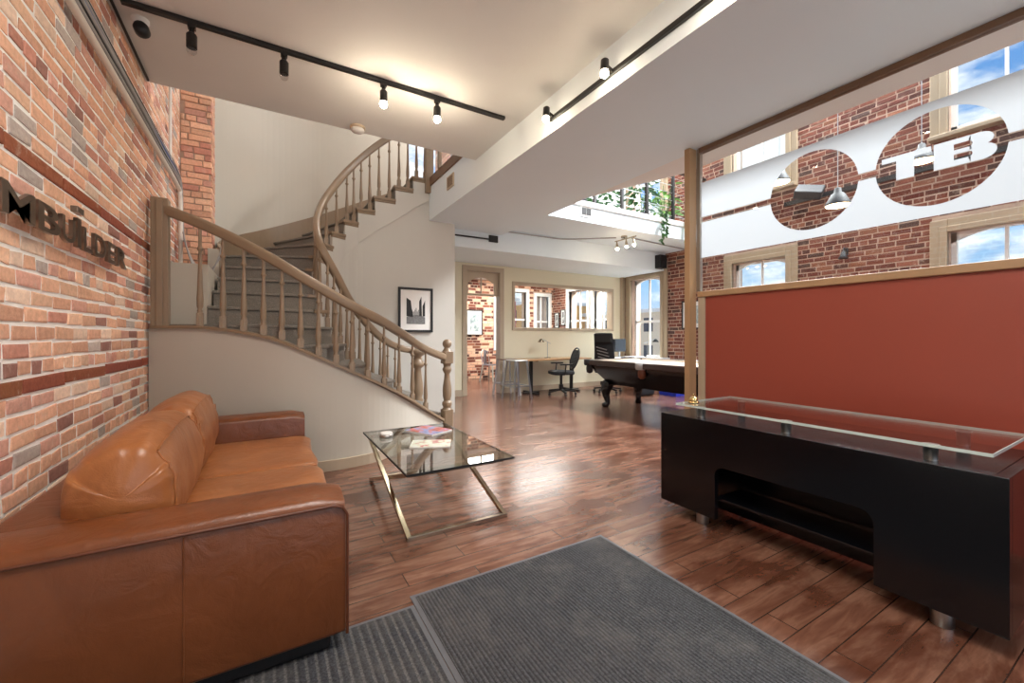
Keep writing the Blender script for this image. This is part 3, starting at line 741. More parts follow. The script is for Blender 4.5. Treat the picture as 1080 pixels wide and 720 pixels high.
SECT = [(-.50, .440), (-.585, .46), (-.625, .56), (-.625, .67), (-.60, .755), (-.55, .815), (-.485, .85), (-.42, .852), (-.365, .825), (-.335, .775), (-.312, .70), (-.298, .62), (-.30, .54), (-.318, .475), (-.37, .442)]
def back_cushion(y0, y1, sd):
    sc_ = cr([(x, 0, z) for x, z in SECT]+[(SECT[0][0], 0, SECT[0][1])], 4)[:-1]
    cx, cz = -.455, .64; rs = []; N = 40; yc, hy = (y0+y1)/2, (y1-y0)/2
    for i in range(N+1):
        t = -1+2*i/N; t = math.copysign(abs(t)**.7, t)
        k = (1-abs(t)**9)**.5*.24+.76 if abs(t) < 1 else .76
        ring = []
        for j, p in enumerate(sc_):
            x, z = p.x-cx, p.z-cz
            q = Vector((x*6+sd, t*3.2, z*6)); w = noise.noise(q)
            # gathers fan out from the ends
            e = max(0, abs(t)-.45)/.55; a = math.atan2(z, x)
            g = .034*e*math.sin(a*13+sd*2+2.5*noise.noise(Vector((a*2, sd, t))))*max(0, math.cos(a-.9))
            f = k*(1+.045*w+g+.03*(1-t*t))
            crown = -.035*max(0, abs(t)-.2)**1.5 if z > .1 else 0
            ring.append((cx+x*f, yc+t*hy+.01*w, cz+z*f+crown))
        rs.append(ring)
    c = MB(); c.rings(rs, True, False)
    for ring, dy in ((rs[0], -.03), (rs[-1], .03)):
        m_ = Vector((sum(p[0] for p in ring)/len(ring), ring[0][1]+dy, sum(p[2] for p in ring)/len(ring)))
        inn = [tuple(Vector(p).lerp(m_, .5)+Vector((0, dy*.4, 0))) for p in ring]
        c.rings([ring, inn], True, False); c.add(inn+[tuple(m_)], [(j, (j+1) % len(ring), len(ring)) for j in range(len(ring))], True)
    o = c.build('back_cushion', M['leather'], SO, world=True)
    # merge the caps so that the surface shades smoothly
    bm = bmesh.new(); bm.from_mesh(o.data); bmesh.ops.remove_doubles(bm, verts=bm.verts, dist=1e-5); bmesh.ops.recalc_face_normals(bm, faces=bm.faces); bm.to_mesh(o.data); bm.free()
    so = Vector(SO.location); jf = 33    # welt along the front top edge and down both ends
    w = MB(); w.tube([Vector(r[jf])-so+Vector((.003, 0, .002)) for r in rs[3:-3]], .0045, 6); 
    for r in (rs[3], rs[-4]): w.tube([Vector(p)-so+Vector((.002, 0, 0)) for p in r[33:54]], .0045, 6)
    w.build('piping', M['leather'], o)
back_cushion(2.0, 2.86, 2.2); back_cushion(2.84, 3.69, 9.7)
MB().box(-0.76, 0.215, 1.745, 3.92, 0.0095, 0.075).build('plinth', M['blackplas'], SO, bevel=0.012, world=True)

# ------------------------------------------------------------------- door mats
def mat_thing(label, x0, x1, y0, y1, m, bw):
    t = thing('door_mat', label, 'mat', ((x0+x1)/2, (y0+y1)/2, 0))
    hx, hy = (x1-x0)/2, (y1-y0)/2
    MB().box(-hx, hx, -hy, hy, 0.0, 0.005).build('border', M['rubber'], t, bevel=0.002)
    MB().box(-hx+bw, hx-bw, -hy+bw, hy-bw, 0.004, 0.009).build('pile', m, t, bevel=0.002)
mat_thing('large fine ribbed charcoal door mat lying in front of the black desk', 0.575, 1.765, -0.6, 1.915, M['matA'], 0.022)
mat_thing('wide ribbed grey door mat running under the near end of the sofa', -0.85, 0.573, -0.6, 1.845, M['matB'], 0.02)

# ------------------------------------------------------------------- coffee table
CT = thing('coffee_table', 'low glass coffee table on a crossed polished metal frame', 'table', (1.06, 2.98, 0))
def ctb(a, b): 
    q = MB(); q.bar(a, b, 0.028, 0.028); return q
x0, x1, yn, yf, zt = 0.715, 1.40, 2.44, 3.60, 0.395
fa = MB()
fa.bar((x0, yn, 0.014), (x1, yn, 0.014), 0.028); fa.bar((x0, yf-0.06, zt), (x1, yf-0.06, zt), 0.028)
fa.bar((x0+.014, yn, 0.014), (x0+.014, yf-.06, zt), 0.028); fa.bar((x1-.014, yn, 0.014), (x1-.014, yf-.06, zt), 0.028)
fa.build('leg_frame', M['nickel'], CT, bevel=0.002, world=True)
fb = MB(); x0b, x1b = x0+0.032, x1-0.032
fb.bar((x0b, yf+.03, 0.014), (x1b, yf+.03, 0.014), 0.028); fb.bar((x0b, yn, zt), (x1b, yn, zt), 0.028)
fb.bar((x0b+.014, yf+.03, 0.014), (x0b+.014, yn, zt), 0.028); fb.bar((x1b-.014, yf+.03, 0.014), (x1b-.014, yn, zt), 0.028)
fb.build('leg_frame', M['nickel'], CT, bevel=0.002, world=True)
tg = MB().box(0.695, 1.415, 2.365, 3.62, 0.41, 0.422).build('tabletop', M['tableglass'], CT, world=True)
e = MB()
for a, b in (((0.694, 2.364), (1.416, 2.364)), ((0.694, 3.621), (1.416, 3.621)), ((0.694, 2.364), (0.694, 3.621)), ((1.416, 2.364), (1.416, 3.621))):
    e.bar(a+(0.416,), b+(0.416,), 0.004, 0.0125)
e.build('edge', M['blackplas'], tg, world=True)
def magazine(label, x, y, rz, w, l, cover, th, z=0.422):
    t = thing('magazine', label, 'magazine', (x, y, z), rz)
    MB().box(-w/2, w/2, -l/2, l/2, 0, th).build('pages', M['paper'], t, bevel=0.001)
    MB().box(-w/2-.001, w/2+.001, -l/2-.001, l/2+.001, th, th+.001).build('cover', cover, t)
magazine('thick magazine with a blue and red cover on the far edge of the glass table', 1.18, 3.38, 0.45, 0.24, 0.31, M['coverA'], 0.011)
magazine('open white brochure with small pictures on the middle of the glass table', 1.05, 2.96, 1.15, 0.21, 0.29, M['coverB'], 0.006)
t = thing('coaster_holder', 'small white round coaster holder at the far left corner of the glass table', 'coaster holder', (0.82, 3.36, 0.422))
MB().lathe([(.05, 0), (.055, .006), (.052, .02), (.046, .022)], n=24).build('base', M['steel'], t)
MB().lathe([(.048, .022), (.05, .03), (.044, .036), (.01, .037)], n=24).build('coaster', M['paper'], t)

# ------------------------------------------------------------------- reception desk
RD = thing('reception_desk', 'long black lacquered reception desk with raised glass shelf and arched kneehole', 'desk', (2.7, 1.2, 0))
dz0, dz1, dxf = 0.085, 0.69, 2.385
ya, yb, y0c, y1c = 0.385, 1.975, 0.79, 1.57
arch = [(ya, dz0), (y0c, dz0), (y0c, 0.36)]
for i in range(1, 7):
    a = PI/2*i/6; arch.append((y0c+0.06*(1-math.cos(a)), 0.36+0.06*math.sin(a)))
for i in range(0, 7):
    a = PI/2*i/6; arch.append((y1c-0.06+0.06*math.sin(a), 0.36+0.06*math.cos(a)))
arch += [(y1c, dz0), (yb, dz0), (yb, dz1), (ya, dz1)]
MB().prism(arch, dxf, dxf+0.04, 'x').build('front_panel', M['deskblack'], RD, bevel=0.003, world=True)
q = MB(); q.box(dxf+0.041, 3.05, ya, ya+0.04, dz0, dz1-.001); q.build('side_panel', M['deskblack'], RD, bevel=0.003, world=True)
q = MB(); q.box(dxf+0.041, 3.05, yb-0.04, yb, dz0, dz1-.001); q.build('side_panel', M['deskblack'], RD, bevel=0.003, world=True)
MB().box(dxf+.041, 3.05, ya+.041, yb-.041, dz1-0.035, dz1).build('worktop', M['deskblack'], RD, bevel=0.003, world=True)
MB().box(dxf+.34, dxf+.36, ya+.041, yb-.041, 0.02, dz1-.036).build('back_panel', M['deskblack'], RD, world=True)
MB().box(dxf+.041, dxf+.3, y0c-.02, y1c+.02, 0.2, 0.215).build('footrest_shelf', M['deskblack'], RD, bevel=0.003, world=True)
for (x, y) in ((2.47, 1.71), (2.47, 0.585), (2.95, 1.71), (2.95, 0.585)):
    MB().lathe([(.036, 0), (.038, .004), (.038, .086)], (x, y, 0), 24).build('foot', M['steel'], RD, world=True)
gt = MB().box(2.40, 3.02, 0.43, 1.86, 0.757, 0.769).build('glass_shelf', M['glass'], RD, world=True)
e = MB()
for a, b in (((2.399, .429), (3.021, .429)), ((2.399, 1.861), (3.021, 1.861)), ((2.399, .429), (2.399, 1.861)), ((3.021, .429), (3.021, 1.861))): e.bar(a+(.763,), b+(.763,), 0.003, 0.013)
e.build('edge', M['edgeglass'], gt, world=True)
for (x, y) in ((2.47, 1.72), (2.47, 1.2), (2.47, 0.62), (2.93, 1.72), (2.93, 0.62)):
    MB().lathe([(.024, 0), (.024, .065), (.03, .066), (.03, .067)], (x, y, 0.69), 20).build('standoff', M['steel'], RD, world=True)
t = thing('service_bell', 'small brass service bell on the far corner of the glass desk shelf', 'bell', (2.50, 1.80, 0.769))
MB().lathe([(.034, 0), (.036, .004), (.034, .012), (.03, .013)], n=24).build('base', M['brass'], t)
MB().lathe([(.028, .014), (.03, .018), (.028, .028), (.02, .038), (.008, .043), (.006, .046)], n=24).build('dome', M['brass'], t)
MB().lathe([(.004, .046), (.004, .054), (.009, .056), (.009, .06), (.003, .062)], n=16).build('button', M['brass'], t)

# ------------------------------------------------------------------- glazed partition with its lettered film
PT = thing('glazed_partition', 'brick red partition topped with a glass screen behind the black reception desk', 'partition', (XP, 1.0, 0))
MB().box(3.50, 3.60, 2.56, 2.62, 0, ZB-0.002).build('post', M['postwood'], PT, bevel=0.004, world=True)
MB().box(3.60, 3.64, 2.52, 2.56, 1.66, ZB-0.002).build('glazing_channel', M['steel'], PT, world=True)
MB().box(XP-0.02, XP+0.06, -1.6, 2.53, 0.0, 1.60).build('red_panel', M['red'], PT, world=True)
MB().box(XP-0.05, XP+0.09, -1.6, 2.53, 1.60, 1.655).build('rail', M['postwood'], PT, bevel=0.006, world=True)
MB().box(XP-0.035, XP-0.021, 2.46, 2.53, 0.0, 1.60).build('edge_strip', M['casing'], PT, world=True)
MB().box(XP-0.03, XP+0.03, -1.6, 2.53, ZB-0.045, ZB-0.002).build('head_channel', M['brownwood'], PT, world=True)
MB().box(XP-0.005, XP+0.005, -1.6, 2.53, 1.655, ZB-0.045).build('glass_screen', M['glass'], PT, world=True)
# film: two bands with round openings, cut as meshes (thin vinyl on the glass)
def film(mb, z0, z1, ya_, yb_, circles, n=90):
    # vertical slices; clear discs are left open
    ysl = set([ya_, yb_])
    for (c, r) in circles:
        for i in range(n+1): ysl.add(c-r*math.cos(PI*i/n))
    ysl = sorted(v for v in ysl if ya_ <= v <= yb_)
    f = lambda y, z: (XP-0.0065, y, z)
    for a, b in zip(ysl, ysl[1:]):
        mid = (a+b)/2; seg = [(z0, z0, z1, z1)]
        for (c, r) in circles:
            if abs(mid-c) < r:
                ha = math.sqrt(max(0, r*r-(a-c)**2)); hb = math.sqrt(max(0, r*r-(b-c)**2)); zc_ = 2.347
                if z0 >= zc_: seg = [(max(z0, zc_+ha), max(z0, zc_+hb), z1, z1)]
                else: seg = [(z0, z0, min(z1, zc_-ha), min(z1, zc_-hb))]
        for (za, zb2, zc2, zd) in seg:
            vs = [(XP-0.0065, a, za), (XP-0.0065, b, zb2), (XP-0.0065, b, zd), (XP-0.0065, a, zc2),
                  (XP-0.0055, a, za), (XP-0.0055, b, zb2), (XP-0.0055, b, zd), (XP-0.0055, a, zc2)]
            mb.add(vs[:4], [(0, 1, 2, 3)])
CIR = [(1.578, 0.298), (0.885, 0.298)]
fm = MB(); film(fm, 2.372, 2.705, -1.6, 2.515, CIR); film(fm, 1.98, 2.322, -1.6, 2.515, CIR)
fm.build('frosted_film', M['frost'], PT, world=True)
def text_mesh(name, txt, m, parent, extrude, width, height, sx=1.0, bold=0.0):
    cu = bpy.data.curves.new(name, 'FONT'); cu.body = txt; cu.size = 1.0; cu.extrude = 0.5; cu.offset = bold; cu.resolution_u = 6
    o = bpy.data.objects.new(name, cu); COL.objects.link(o)
    dg = bpy.context.evaluated_depsgraph_get(); me = bpy.data.meshes.new_from_object(o.evaluated_get(dg))
    COL.objects.unlink(o); bpy.data.objects.remove(o); bpy.data.curves.remove(cu)
    xs_ = [v.co.x for v in me.vertices]; ys_ = [v.co.y for v in me.vertices]
    a, b, c, d_ = min(xs_), max(xs_), min(ys_), max(ys_)
    for v in me.vertices:
        v.co = ((v.co.x-a)/(b-a)*width, (v.co.y-c)/(d_-c)*height, v.co.z*extrude)
    me.materials.clear(); me.materials.append(m); me.name = name
    q = bpy.data.objects.new(name, me); COL.objects.link(q); q.parent = parent; return q
# wide slab capitals T and B, read from the camera side (they run towards -y)
lt = MB()
def L(u, v): return (1.150-u, 2.262+v)
def sheet(p): lt.add([(XP-.0065, a, b) for a, b in p], [tuple(range(len(p)))])
sheet([L(*p) for p in [(0, .163), (0, .128), (.075, .128), (.075, 0), (.165, 0), (.165, .128), (.245, .128), (.245, .163)]])
def strip(p): sheet([L(*q) for q in p])
strip([(.256, 0), (.345, 0), (.345, .163), (.256, .163)])
strip([(.345, 0), (.415, 0), (.415, .036), (.345, .036)]); strip([(.345, .131), (.415, .131), (.415, .163), (.345, .163)]); strip([(.345, .070), (.404, .070), (.418, .080), (.418, .097), (.404, .096), (.345, .096)])
arcp = lambda cx, cy, rx, ry, a0, a1: [(cx+rx*math.cos(math.radians(a0+(a1-a0)*i/10)), cy+ry*math.sin(math.radians(a0+(a1-a0)*i/10))) for i in range(11)]
strip([(.415, 0), (.455, 0)]+arcp(.462, .046, .058, .046, -90, 70)+[(.47, .0885), (.415, .0885)]+arcp(.405, .053, .018, .017, 90, -90))
strip([(.415, .0885), (.47, .0885)]+arcp(.452, .122, .056, .041, -55, 90)+[(.415, .163)]+arcp(.405, .1135, .018, .0175, 90, -90))
lt.build('lettering', M['frost'], PT, world=True)

# ------------------------------------------------------------------- metal lettering on the brick wall
SG = thing('wall_sign', 'dark polished metal letter sign on the brick wall above the sofa', 'sign', (XL+0.03, 2.98, 1.67))
for (ch, a, b, h0, h1) in [('T', 1.24, 1.43, 0, .12), ('E', 1.45, 1.62, 0, .12), ('A', 1.64, 1.86, 0, .12), ('M', 2.20, 2.45, 0, .12), ('B', 2.475, 2.69, 0, .12), ('U', 2.71, 2.86, 0, .12), ('l', 2.885, 2.935, 0, .145), ('L', 2.97, 3.10, 0, .12), ('D', 3.13, 3.32, 0, .12), ('E', 3.35, 3.50, 0, .12), ('R', 3.53, 3.73, 0, .12)]:
    if b < 2: continue
    o = text_mesh('letter', ch, M['letter'], SG, 0.016, b-a, h1-h0, bold=0.012)
    o.matrix_local = Matrix(((0, 0, 1, 0.018), (1, 0, 0, a-2.98), (0, 1, 0, h0), (0, 0, 0, 1)))
    MB().box(-0.03, 0.006, (a+b)/2-2.98-0.005, (a+b)/2-2.98+0.005, 0.05, 0.06).build('standoff', M['steel'], SG)
MB().box(0.004, 0.032, 2.868-2.98, 2.952-2.98, 0.17, 0.2).build('letter', M['letter'], SG, bevel=0.003)

# ------------------------------------------------------------------ pipes and cables on the brick wall
c1 = cr([(XL+.035, -1.0, 2.88), (XL+.035, 2.0, 2.875), (XL+.035, 4.2, 2.87), (XL+.035, 5.7, 2.86), (XL+.035, 5.86, 2.80), (XL+.035, 5.9, 2.6), (XL+.035, 5.9, 1.95)], 8)
tag(MB().tube(c1, 0.02, 10).build('conduit_pipe', M['whitepipe'], loc=(XL+.035, 2.0, 2.87)), 'off white conduit pipe running along the brick wall below the cables', 'pipe')
cbn = thing('cable_bundle', 'bundle of grey and blue cables strapped along the upper brick wall', 'cables', (XL+.03, 2.0, 2.95))
for i, (dz, r, m) in enumerate(((.045, .011, 'greymetal'), (.07, .008, 'blackplas'), (.09, .012, 'greymetal'), (.115, .007, 'bluecable'), (.135, .009, 'greymetal'), (.152, .006, 'blackplas'))):
    wob = [(XL+.03+random.uniform(0, .012), y, 2.88+dz+random.uniform(-.006, .006)) for y in (-1.0, 0, 1, 1.7, 2.4, 3.1, 3.8, 4.5, 5.1, 5.7)]
    wob += [(XL+.035, 5.9+dz*.5, 2.84+dz*.6), (XL+.035, 5.95+dz*.6, 2.6), (XL+.04, 5.97+dz*.6, 2.32)]
    MB().tube(cr(wob, 5), r, 7).build('cable', M[m], cbn, world=True)
cl = MB()
for i in range(8):
    pts = []; sag = .30+.025*i; yy = 5.90-.012*i
    for j in range(21):
        u = j/20; x = -.80+.36*u; pts.append((x, yy+random.uniform(-.004, .004)-.03*math.sin(PI*u), 2.30-.06*u+.012*i-sag*math.sin(PI*u)**.8+random.uniform(-.004, .004)))
    cl.tube(cr(pts, 2), .0085, 6)
tag(cl.build('cable_loop', M['greymetal'], loc=(-.62, 5.9, 2.0)), 'loop of slack grey cables hanging above the ledge beside the stair', 'cable')
tag(MB().tube([(XL+.03, 5.35, 3.0), (XL+.03, 5.35, 4.6)], 0.014, 8).build('conduit_pipe', M['whitepipe'], loc=(XL+.03, 5.35, 3.0)), 'thin white vertical conduit on the upper brick wall by the stairwell', 'pipe')
tag(MB().tube([(XL+.02, 1.5, 3.35), (XL+.02, 4.5, 3.35)], 0.01, 8).build('cable', M['blackplas'], loc=(XL+.02, 3.0, 3.35)), 'black cable along the joint of brick wall and ceiling', 'cable')

# ------------------------------------------------------------------- ceiling fittings
def spot(parent, x, y, z, lit, tilt=(0, 0), dropz=0.12):
    h = MB(); h.cyl((x, y, 0), 0.016, z-dropz*0.45, z, 12); h.box(x-.022, x+.022, y-.02, y+.02, z-.03, z)
    a = Vector((x, y, z-dropz*0.45)); d_ = Vector((tilt[0], tilt[1], -1)).normalized(); b = a+d_*0.105
    h.tube([a, a+d_*.012, a+d_*.02, b], [.012, .026, .031, .031], 16)
    o = h.build('lamp_head', M['blackmetal'], parent, world=True)
    g = MB(); c = b+d_*0.018
    g.ball(c, 0.03, 14); g.build('bulb', M['bulb2'] if lit else M['bulboff'], o, world=True)
    gg = [q for q in o.children][0]; 
    gg.data.transform(Matrix.Translation(Vector((0, 0, 0))))
    return o
TL = thing('track_light', 'black ceiling track with four spotlights running from the brick wall', 'track light', (0.6, 3.53, ZC))
MB().box(-.80, 2.0, 3.51, 3.55, ZC-.03, ZC-.001).build('track', M['blackmetal'], TL, bevel=.003, world=True)
for x, lit in ((-.44, False), (.11, False), (.84, True), (1.31, True)): spot(TL, x, 3.53, ZC-.03, lit)
TL2 = thing('track_light', 'black track with lit spotlights on the side of the dropped ceiling', 'track light', (XB, 2.0, 3.15))
MB().box(XB-.03, XB-.001, -1.5, 3.0, 3.13, 3.165).build('track', M['blackmetal'], TL2, bevel=.003, world=True)
for y in (2.94, 2.22, 1.33, 0.3, -0.7):
    q = MB(); q.bar((XB-.03, y, 3.148), (XB-.10, y, 3.17), .02)
    a = Vector((XB-.10, y, 3.21)); d_ = Vector((-.08, -.05, -1)).normalized()
    q.tube([a, a+d_*.01, a+d_*.09], [.018, .029, .031], 16); o = q.build('lamp_head', M['blackmetal'], TL2, world=True)
    g = MB(); g.ball(a+d_*.11, .03, 14); g.build('bulb', M['bulb'], o, world=True)
CAM = thing('security_camera', 'black and white dome security camera at the ceiling corner by the brick wall', 'camera', (-.74, 3.70, ZC))
MB().lathe([(.05, -.001), (.05, -.02), (.035, -.03), (.03, -.05)], n=24).build('mount', M['white'], CAM)
q = MB(); q.lathe([(.01, -.045), (.036, -.042), (.043, -.024), (.043, .024), (.036, .034), (.01, .038)], (0.015, -.03, -.085), 24, axis='y'); q.build('camera_body', M['blackplas'], CAM)
SD = thing('smoke_detector', 'round white smoke detector on the ceiling near the stair opening', 'smoke detector', (.80, 4.46, ZC))
MB().lathe([(.075, -.001), (.075, -.02), (.07, -.024)], n=28).build('base', M['casing'], SD)
q = MB().lathe([(.062, -.024), (.066, -.03), (.06, -.05), (.02, -.056)], n=28).build('sensor_cap', M['white'], SD)

# ------------------------------------------------------------------- framed print on the stair wall
def framed(name, label, loc, w, h, facing, art, frame='blackplas', depth=0.03, bw=0.035, mw=0.09):
    # facing: '-y' hangs on a wall whose face looks towards -y, '-x' likewise
    t = thing(name, label, 'picture', loc, 0 if facing == '-y' else -PI/2)
    f = MB()
    f.box(-w/2, w/2, -depth, 0, h/2-bw, h/2); f.box(-w/2, w/2, -depth, 0, -h/2, -h/2+bw); f.box(-w/2, -w/2+bw, -depth, 0, -h/2+bw, h/2-bw); f.box(w/2-bw, w/2, -depth, 0, -h/2+bw, h/2-bw)
    f.build('frame', M[frame], t, bevel=0.003)
    MB().box(-w/2+bw, w/2-bw, -depth*.5, -0.001, -h/2+bw, h/2-bw).build('mount', M['paper'], t)
    return t, w/2-bw-mw, h/2-bw-mw
t, aw, ah = framed('picture_frame', 'black framed monochrome city street photograph on the grey stair wall', (1.965, 6.235, 1.63), 0.54, 0.68, '-y', 'artA')
g = MB(); g.box(-aw, aw, -.018, -.0155, -ah, ah); pr = g.build('print', M['paper'], t)
mg = mat('print black', S(26, 26, 26), 0.5); mm = mat('print grey', S(120, 120, 120), 0.5, var=0.4, vscale=40); ml = mat('print pale', S(205, 205, 205), 0.5)
ar = MB()
ar.prism([(-aw, -ah*.45), (-aw, ah*.85), (-aw*.55, ah*.65), (-aw*.45, ah*.1), (-aw*.3, -ah*.2), (-aw*.3, -ah*.5)], -.0185, -.018, 'y')
ar.prism([(aw*.35, -ah*.45), (aw*.35, ah*.6), (aw*.6, ah*.98), (aw*.66, -ah*.45)], -.0185, -.018, 'y')
ar.prism([(aw*.72, -ah*.45), (aw*.72, ah*.3), (aw, ah*.7), (aw, -ah*.45)], -.0185, -.018, 'y')
ar.build('print_building', mg, pr)
ar = MB(); ar.prism([(-aw, -ah), (-aw, -ah*.5), (-aw*.2, -ah*.35), (aw*.3, -ah*.35), (aw, -ah*.5), (aw, -ah)], -.0185, -.018, 'y')
for i in range(5): ar.prism([(-aw*.25+i*aw*.12, -ah*.36), (-aw*.25+i*aw*.12, -ah*(.1-.12*(i % 3))), (-aw*.16+i*aw*.12, -ah*(.1-.12*(i % 3))), (-aw*.16+i*aw*.12, -ah*.36)], -.0185, -.018, 'y')
ar.build('print_street', mm, pr)

# ------------------------------------------------------------------- pool table
PL = thing('pool_table', 'black carved pool table with pale cloth behind the partition post', 'pool table', (5.5, 4.4, 0))
px0, px1, py0, py1 = 4.80, 6.20, 3.15, 5.62
MB().box(px0+.12, px1-.12, py0+.12, py1-.12, .775, .79).build('bed_cloth', M['cloth'], PL, world=True)
def rail(x0, x1, y0, y1):
    return MB().box(x0, x1, y0, y1, .735, .82).build('rail', M['darkwood'], PL, bevel=.012, seg=3, world=True)
ym = (py0+py1)/2
for xa, xb in ((px0, px0+.13), (px1-.13, px1)):
    rail(xa, xb, py0+.1, ym-.07); rail(xa, xb, ym+.07, py1-.1)
for yA, yB in ((py0, py0+.13), (py1-.13, py1)): rail(px0+.1, px1-.1, yA, yB)
cu = MB()
for xa, xb in ((px0+.13, px0+.18), (px1-.18, px1-.13)): cu.box(xa, xb, py0+.2, ym-.08, .79, .815); cu.box(xa, xb, ym+.08, py1-.2, .79, .815)
for yA, yB in ((py0+.13, py0+.18), (py1-.18, py1-.13)): cu.box(px0+.2, px1-.2, yA, yB, .79, .815)
cu.build('cushion', M['cloth'], PL, world=True)
for x in (px0+.05, px1-.05):
    for y in (py0+.06, ym, py1-.06):
        MB().lathe([(.075, .0), (.085, .03), (.085, .10), (.07, .105)], (x, y, .722), 20).build('pocket', M['greymetal'] if y == ym else M['blackplas'], PL, world=True)
        q = MB(); q.lathe([(.02, -.14), (.055, -.12), (.062, -.06), (.055, 0)], (x+(.02 if x < 5.5 else -.02), y, .722), 14); q.build('pocket_net', M['piping'] if y == ym else M['blackplas'], PL, world=True)
ap = [[(px0+.06, py0+.08, .735), (px1-.06, py0+.08, .735), (px1-.06, py1-.08, .735), (px0+.06, py1-.08, .735)], [(px0+.08, py0+.1, .68), (px1-.08, py0+.1, .68), (px1-.08, py1-.1, .68), (px0+.08, py1-.1, .68)], [(px0+.30, py0+.32, .40), (px1-.30, py0+.32, .40), (px1-.30, py1-.3, .40), (px0+.30, py1-.3, .40)]]
MB().rings(ap, False, True).build('cabinet', M['deskblack'], PL, bevel=.01, world=True)
for sx in (-1, 1):
    for sy in (-1, 1):
        x = 5.5+sx*.37; y = ym+sy*.98; l = MB()
        pr_ = [(0, .42, .10), (.02, .36, .105), (.035, .28, .085), (.03, .2, .062), (.015, .12, .048), (.01, .07, .045), (.03, .04, .055), (.05, .02, .06), (.055, 0.0, .045)]
        l.tube([(x+sx*a, y+sy*a, z) for a, z, r in pr_], [r for a, z, r in pr_], 14); l.box(x-.1, x+.1, y-.1, y+.1, .38, .44)
        l.build('leg', M['deskblack'], PL, world=True)

# ------------------------------------------------------------------- far work tables and seats
WT = thing('work_table', 'oak topped work table with black pedestal legs under the interior window', 'table', (5.45, 7.48, 0))
MB().box(-.90, .90, -.3, .3, .715, .745).build('tabletop', M['wood'], WT, bevel=.004)
for x in (-.55, .55):
    q = MB(); q.bar((x, 0, .03), (x, 0, .715), .06); q.bar((x, -.28, .02), (x, .28, .02), .06, .035); q.bar((x-.2, 0, .02), (x+.2, 0, .02), .06, .035); q.bar((x, -.25, .705), (x, .25, .705), .05, .02)
    q.build('leg', M['blackmetal'], WT, bevel=.004)
def stool(label, x, y, rz, seatm, legm):
    t = thing('bar_stool', label, 'stool', (x, y, 0), rz, None)
    MB().box(-.16, .16, -.16, .16, .735, .76).build('seat', seatm, t, bevel=.02)
    for sx in (-1, 1):
        for sy in (-1, 1):
            MB().bar((sx*.14, sy*.14, .74), (sx*.21, sy*.21, 0.0), .028).build('leg', legm, t)
    q = MB()
    for a, b in (((-1, -1), (1, -1)), ((1, -1), (1, 1)), ((1, 1), (-1, 1)), ((-1, 1), (-1, -1))): q.bar((a[0]*.187, a[1]*.187, .25), (b[0]*.187, b[1]*.187, .25), .02)
    q.build('footrest', legm, t)
stool('grey metal bar stool closest to the doorway', 4.26, 7.02, .1, M['galv'], M['galv'])
stool('metal bar stool with a dark brown seat between doorway and work table', 4.32, 7.52, -.03, M['brownwood'], M['greymetal'])

def office_chair(name, label, loc, rz, high=False):
    t = thing(name, label, 'chair', loc, rz)
    # faces +x
    s_ = MB(); puffy(s_, (0, 0, .47), (.25, .25, .045), (.4, .5), 28); s_.build('seat', M['mesh'], t)
    bk = MB(); top = 1.28 if high else .98
    if high:
        fr_ = []
        for i in range(9):
            f = i/8; z = .50+f*(top-.5); x = -.25-.10*f+.05*math.sin(f*PI); w_ = .23-.03*f
            fr_.append([(x+.02, -w_, z), (x+.02, w_, z), (x-.02, w_, z), (x-.02, -w_, z)])
        bk.rings(fr_, False, True); o = bk.build('backrest', M['mesh'], t, bevel=.012)
        hd = MB(); hd.box(-.36, -.28, -.19, .19, 1.08, 1.30); hd.build('headrest', M['blackplas'], t, bevel=.03, seg=4)
        sl = MB()
        for i in range(5): sl.bar((-.262-.012*i, -.15+.02*i, .66+.07*i), (-.262-.012*i, .12+.01*i, .72+.07*i), .012, .02)
        sl.build('back_slat', M['galv'], t)
    else:
        pts = []
        for i in range(25):
            a = 2*PI*i/24; pts.append((-.24-.12*(.5+.5*math.sin(a)), .21*math.cos(a)*(1+.08*math.sin(a)), .76+.22*math.sin(a)))
        bk.tube(pts, .016, 8, caps=False); bk.build('back_frame', M['blackplas'], t)
        me_ = MB(); gr = []
        for i in range(7):
            z = .58+.06*i; hw = .20*math.sqrt(max(.08, 1-((z-.76)/.215)**2)); gr.append([(-.24-.12*((z-.54)/.44)+.0, y*hw, z) for y in (-1, -.5, 0, .5, 1)])
        me_.rings(gr, True, False, False)
        for i in range(5): me_.bar((-.26-.02*i, -.12+.03*i, .60+.07*i), (-.28-.012*i, .16-.02*i, .66+.065*i), .010, .02)
        me_.build('back_mesh', M['mesh'], t)
        MB().bar((-.08, 0, .43), (-.26, 0, .42), .05, .02).bar((-.26, 0, .42), (-.27, 0, .66), .05, .02).build('back_support', M['blackplas'], t)
    for sy in (-1, 1):
        a = MB(); a.tube([(.02, sy*.24, .44), (.02, sy*.29, .46), (.0, sy*.30, .64)], .014, 8); a.box(-.14, .12, sy*.30-.035, sy*.30+.035, .64, .665); a.build('armrest', M['blackplas'], t)
    MB().cyl((0, 0, 0), .028, .12, .43, 14).cyl((0, 0, 0), .045, .10, .22, 14).build('gas_lift', M['blackmetal'], t)
    b = MB()
    for i in range(5):
        a = 2*PI*i/5+.3; b.bar((0, 0, .115), (.30*math.cos(a), .30*math.sin(a), .075), .045, .03)
    b.build('star_base', M['blackplas'], t)
    for i in range(5):
        a = 2*PI*i/5+.3; MB().ball((.30*math.cos(a), .30*math.sin(a), .03), (.03, .03, .03), 12).build('caster', M['blackplas'], t)
    return t
office_chair('office_chair', 'black mesh backed swivel chair pushed to the oak work table', (5.33, 6.98, 0), PI*.90)
office_chair('office_chair', 'tall black high back swivel chair facing the monitor', (6.45, 6.78, 0), .55, True)
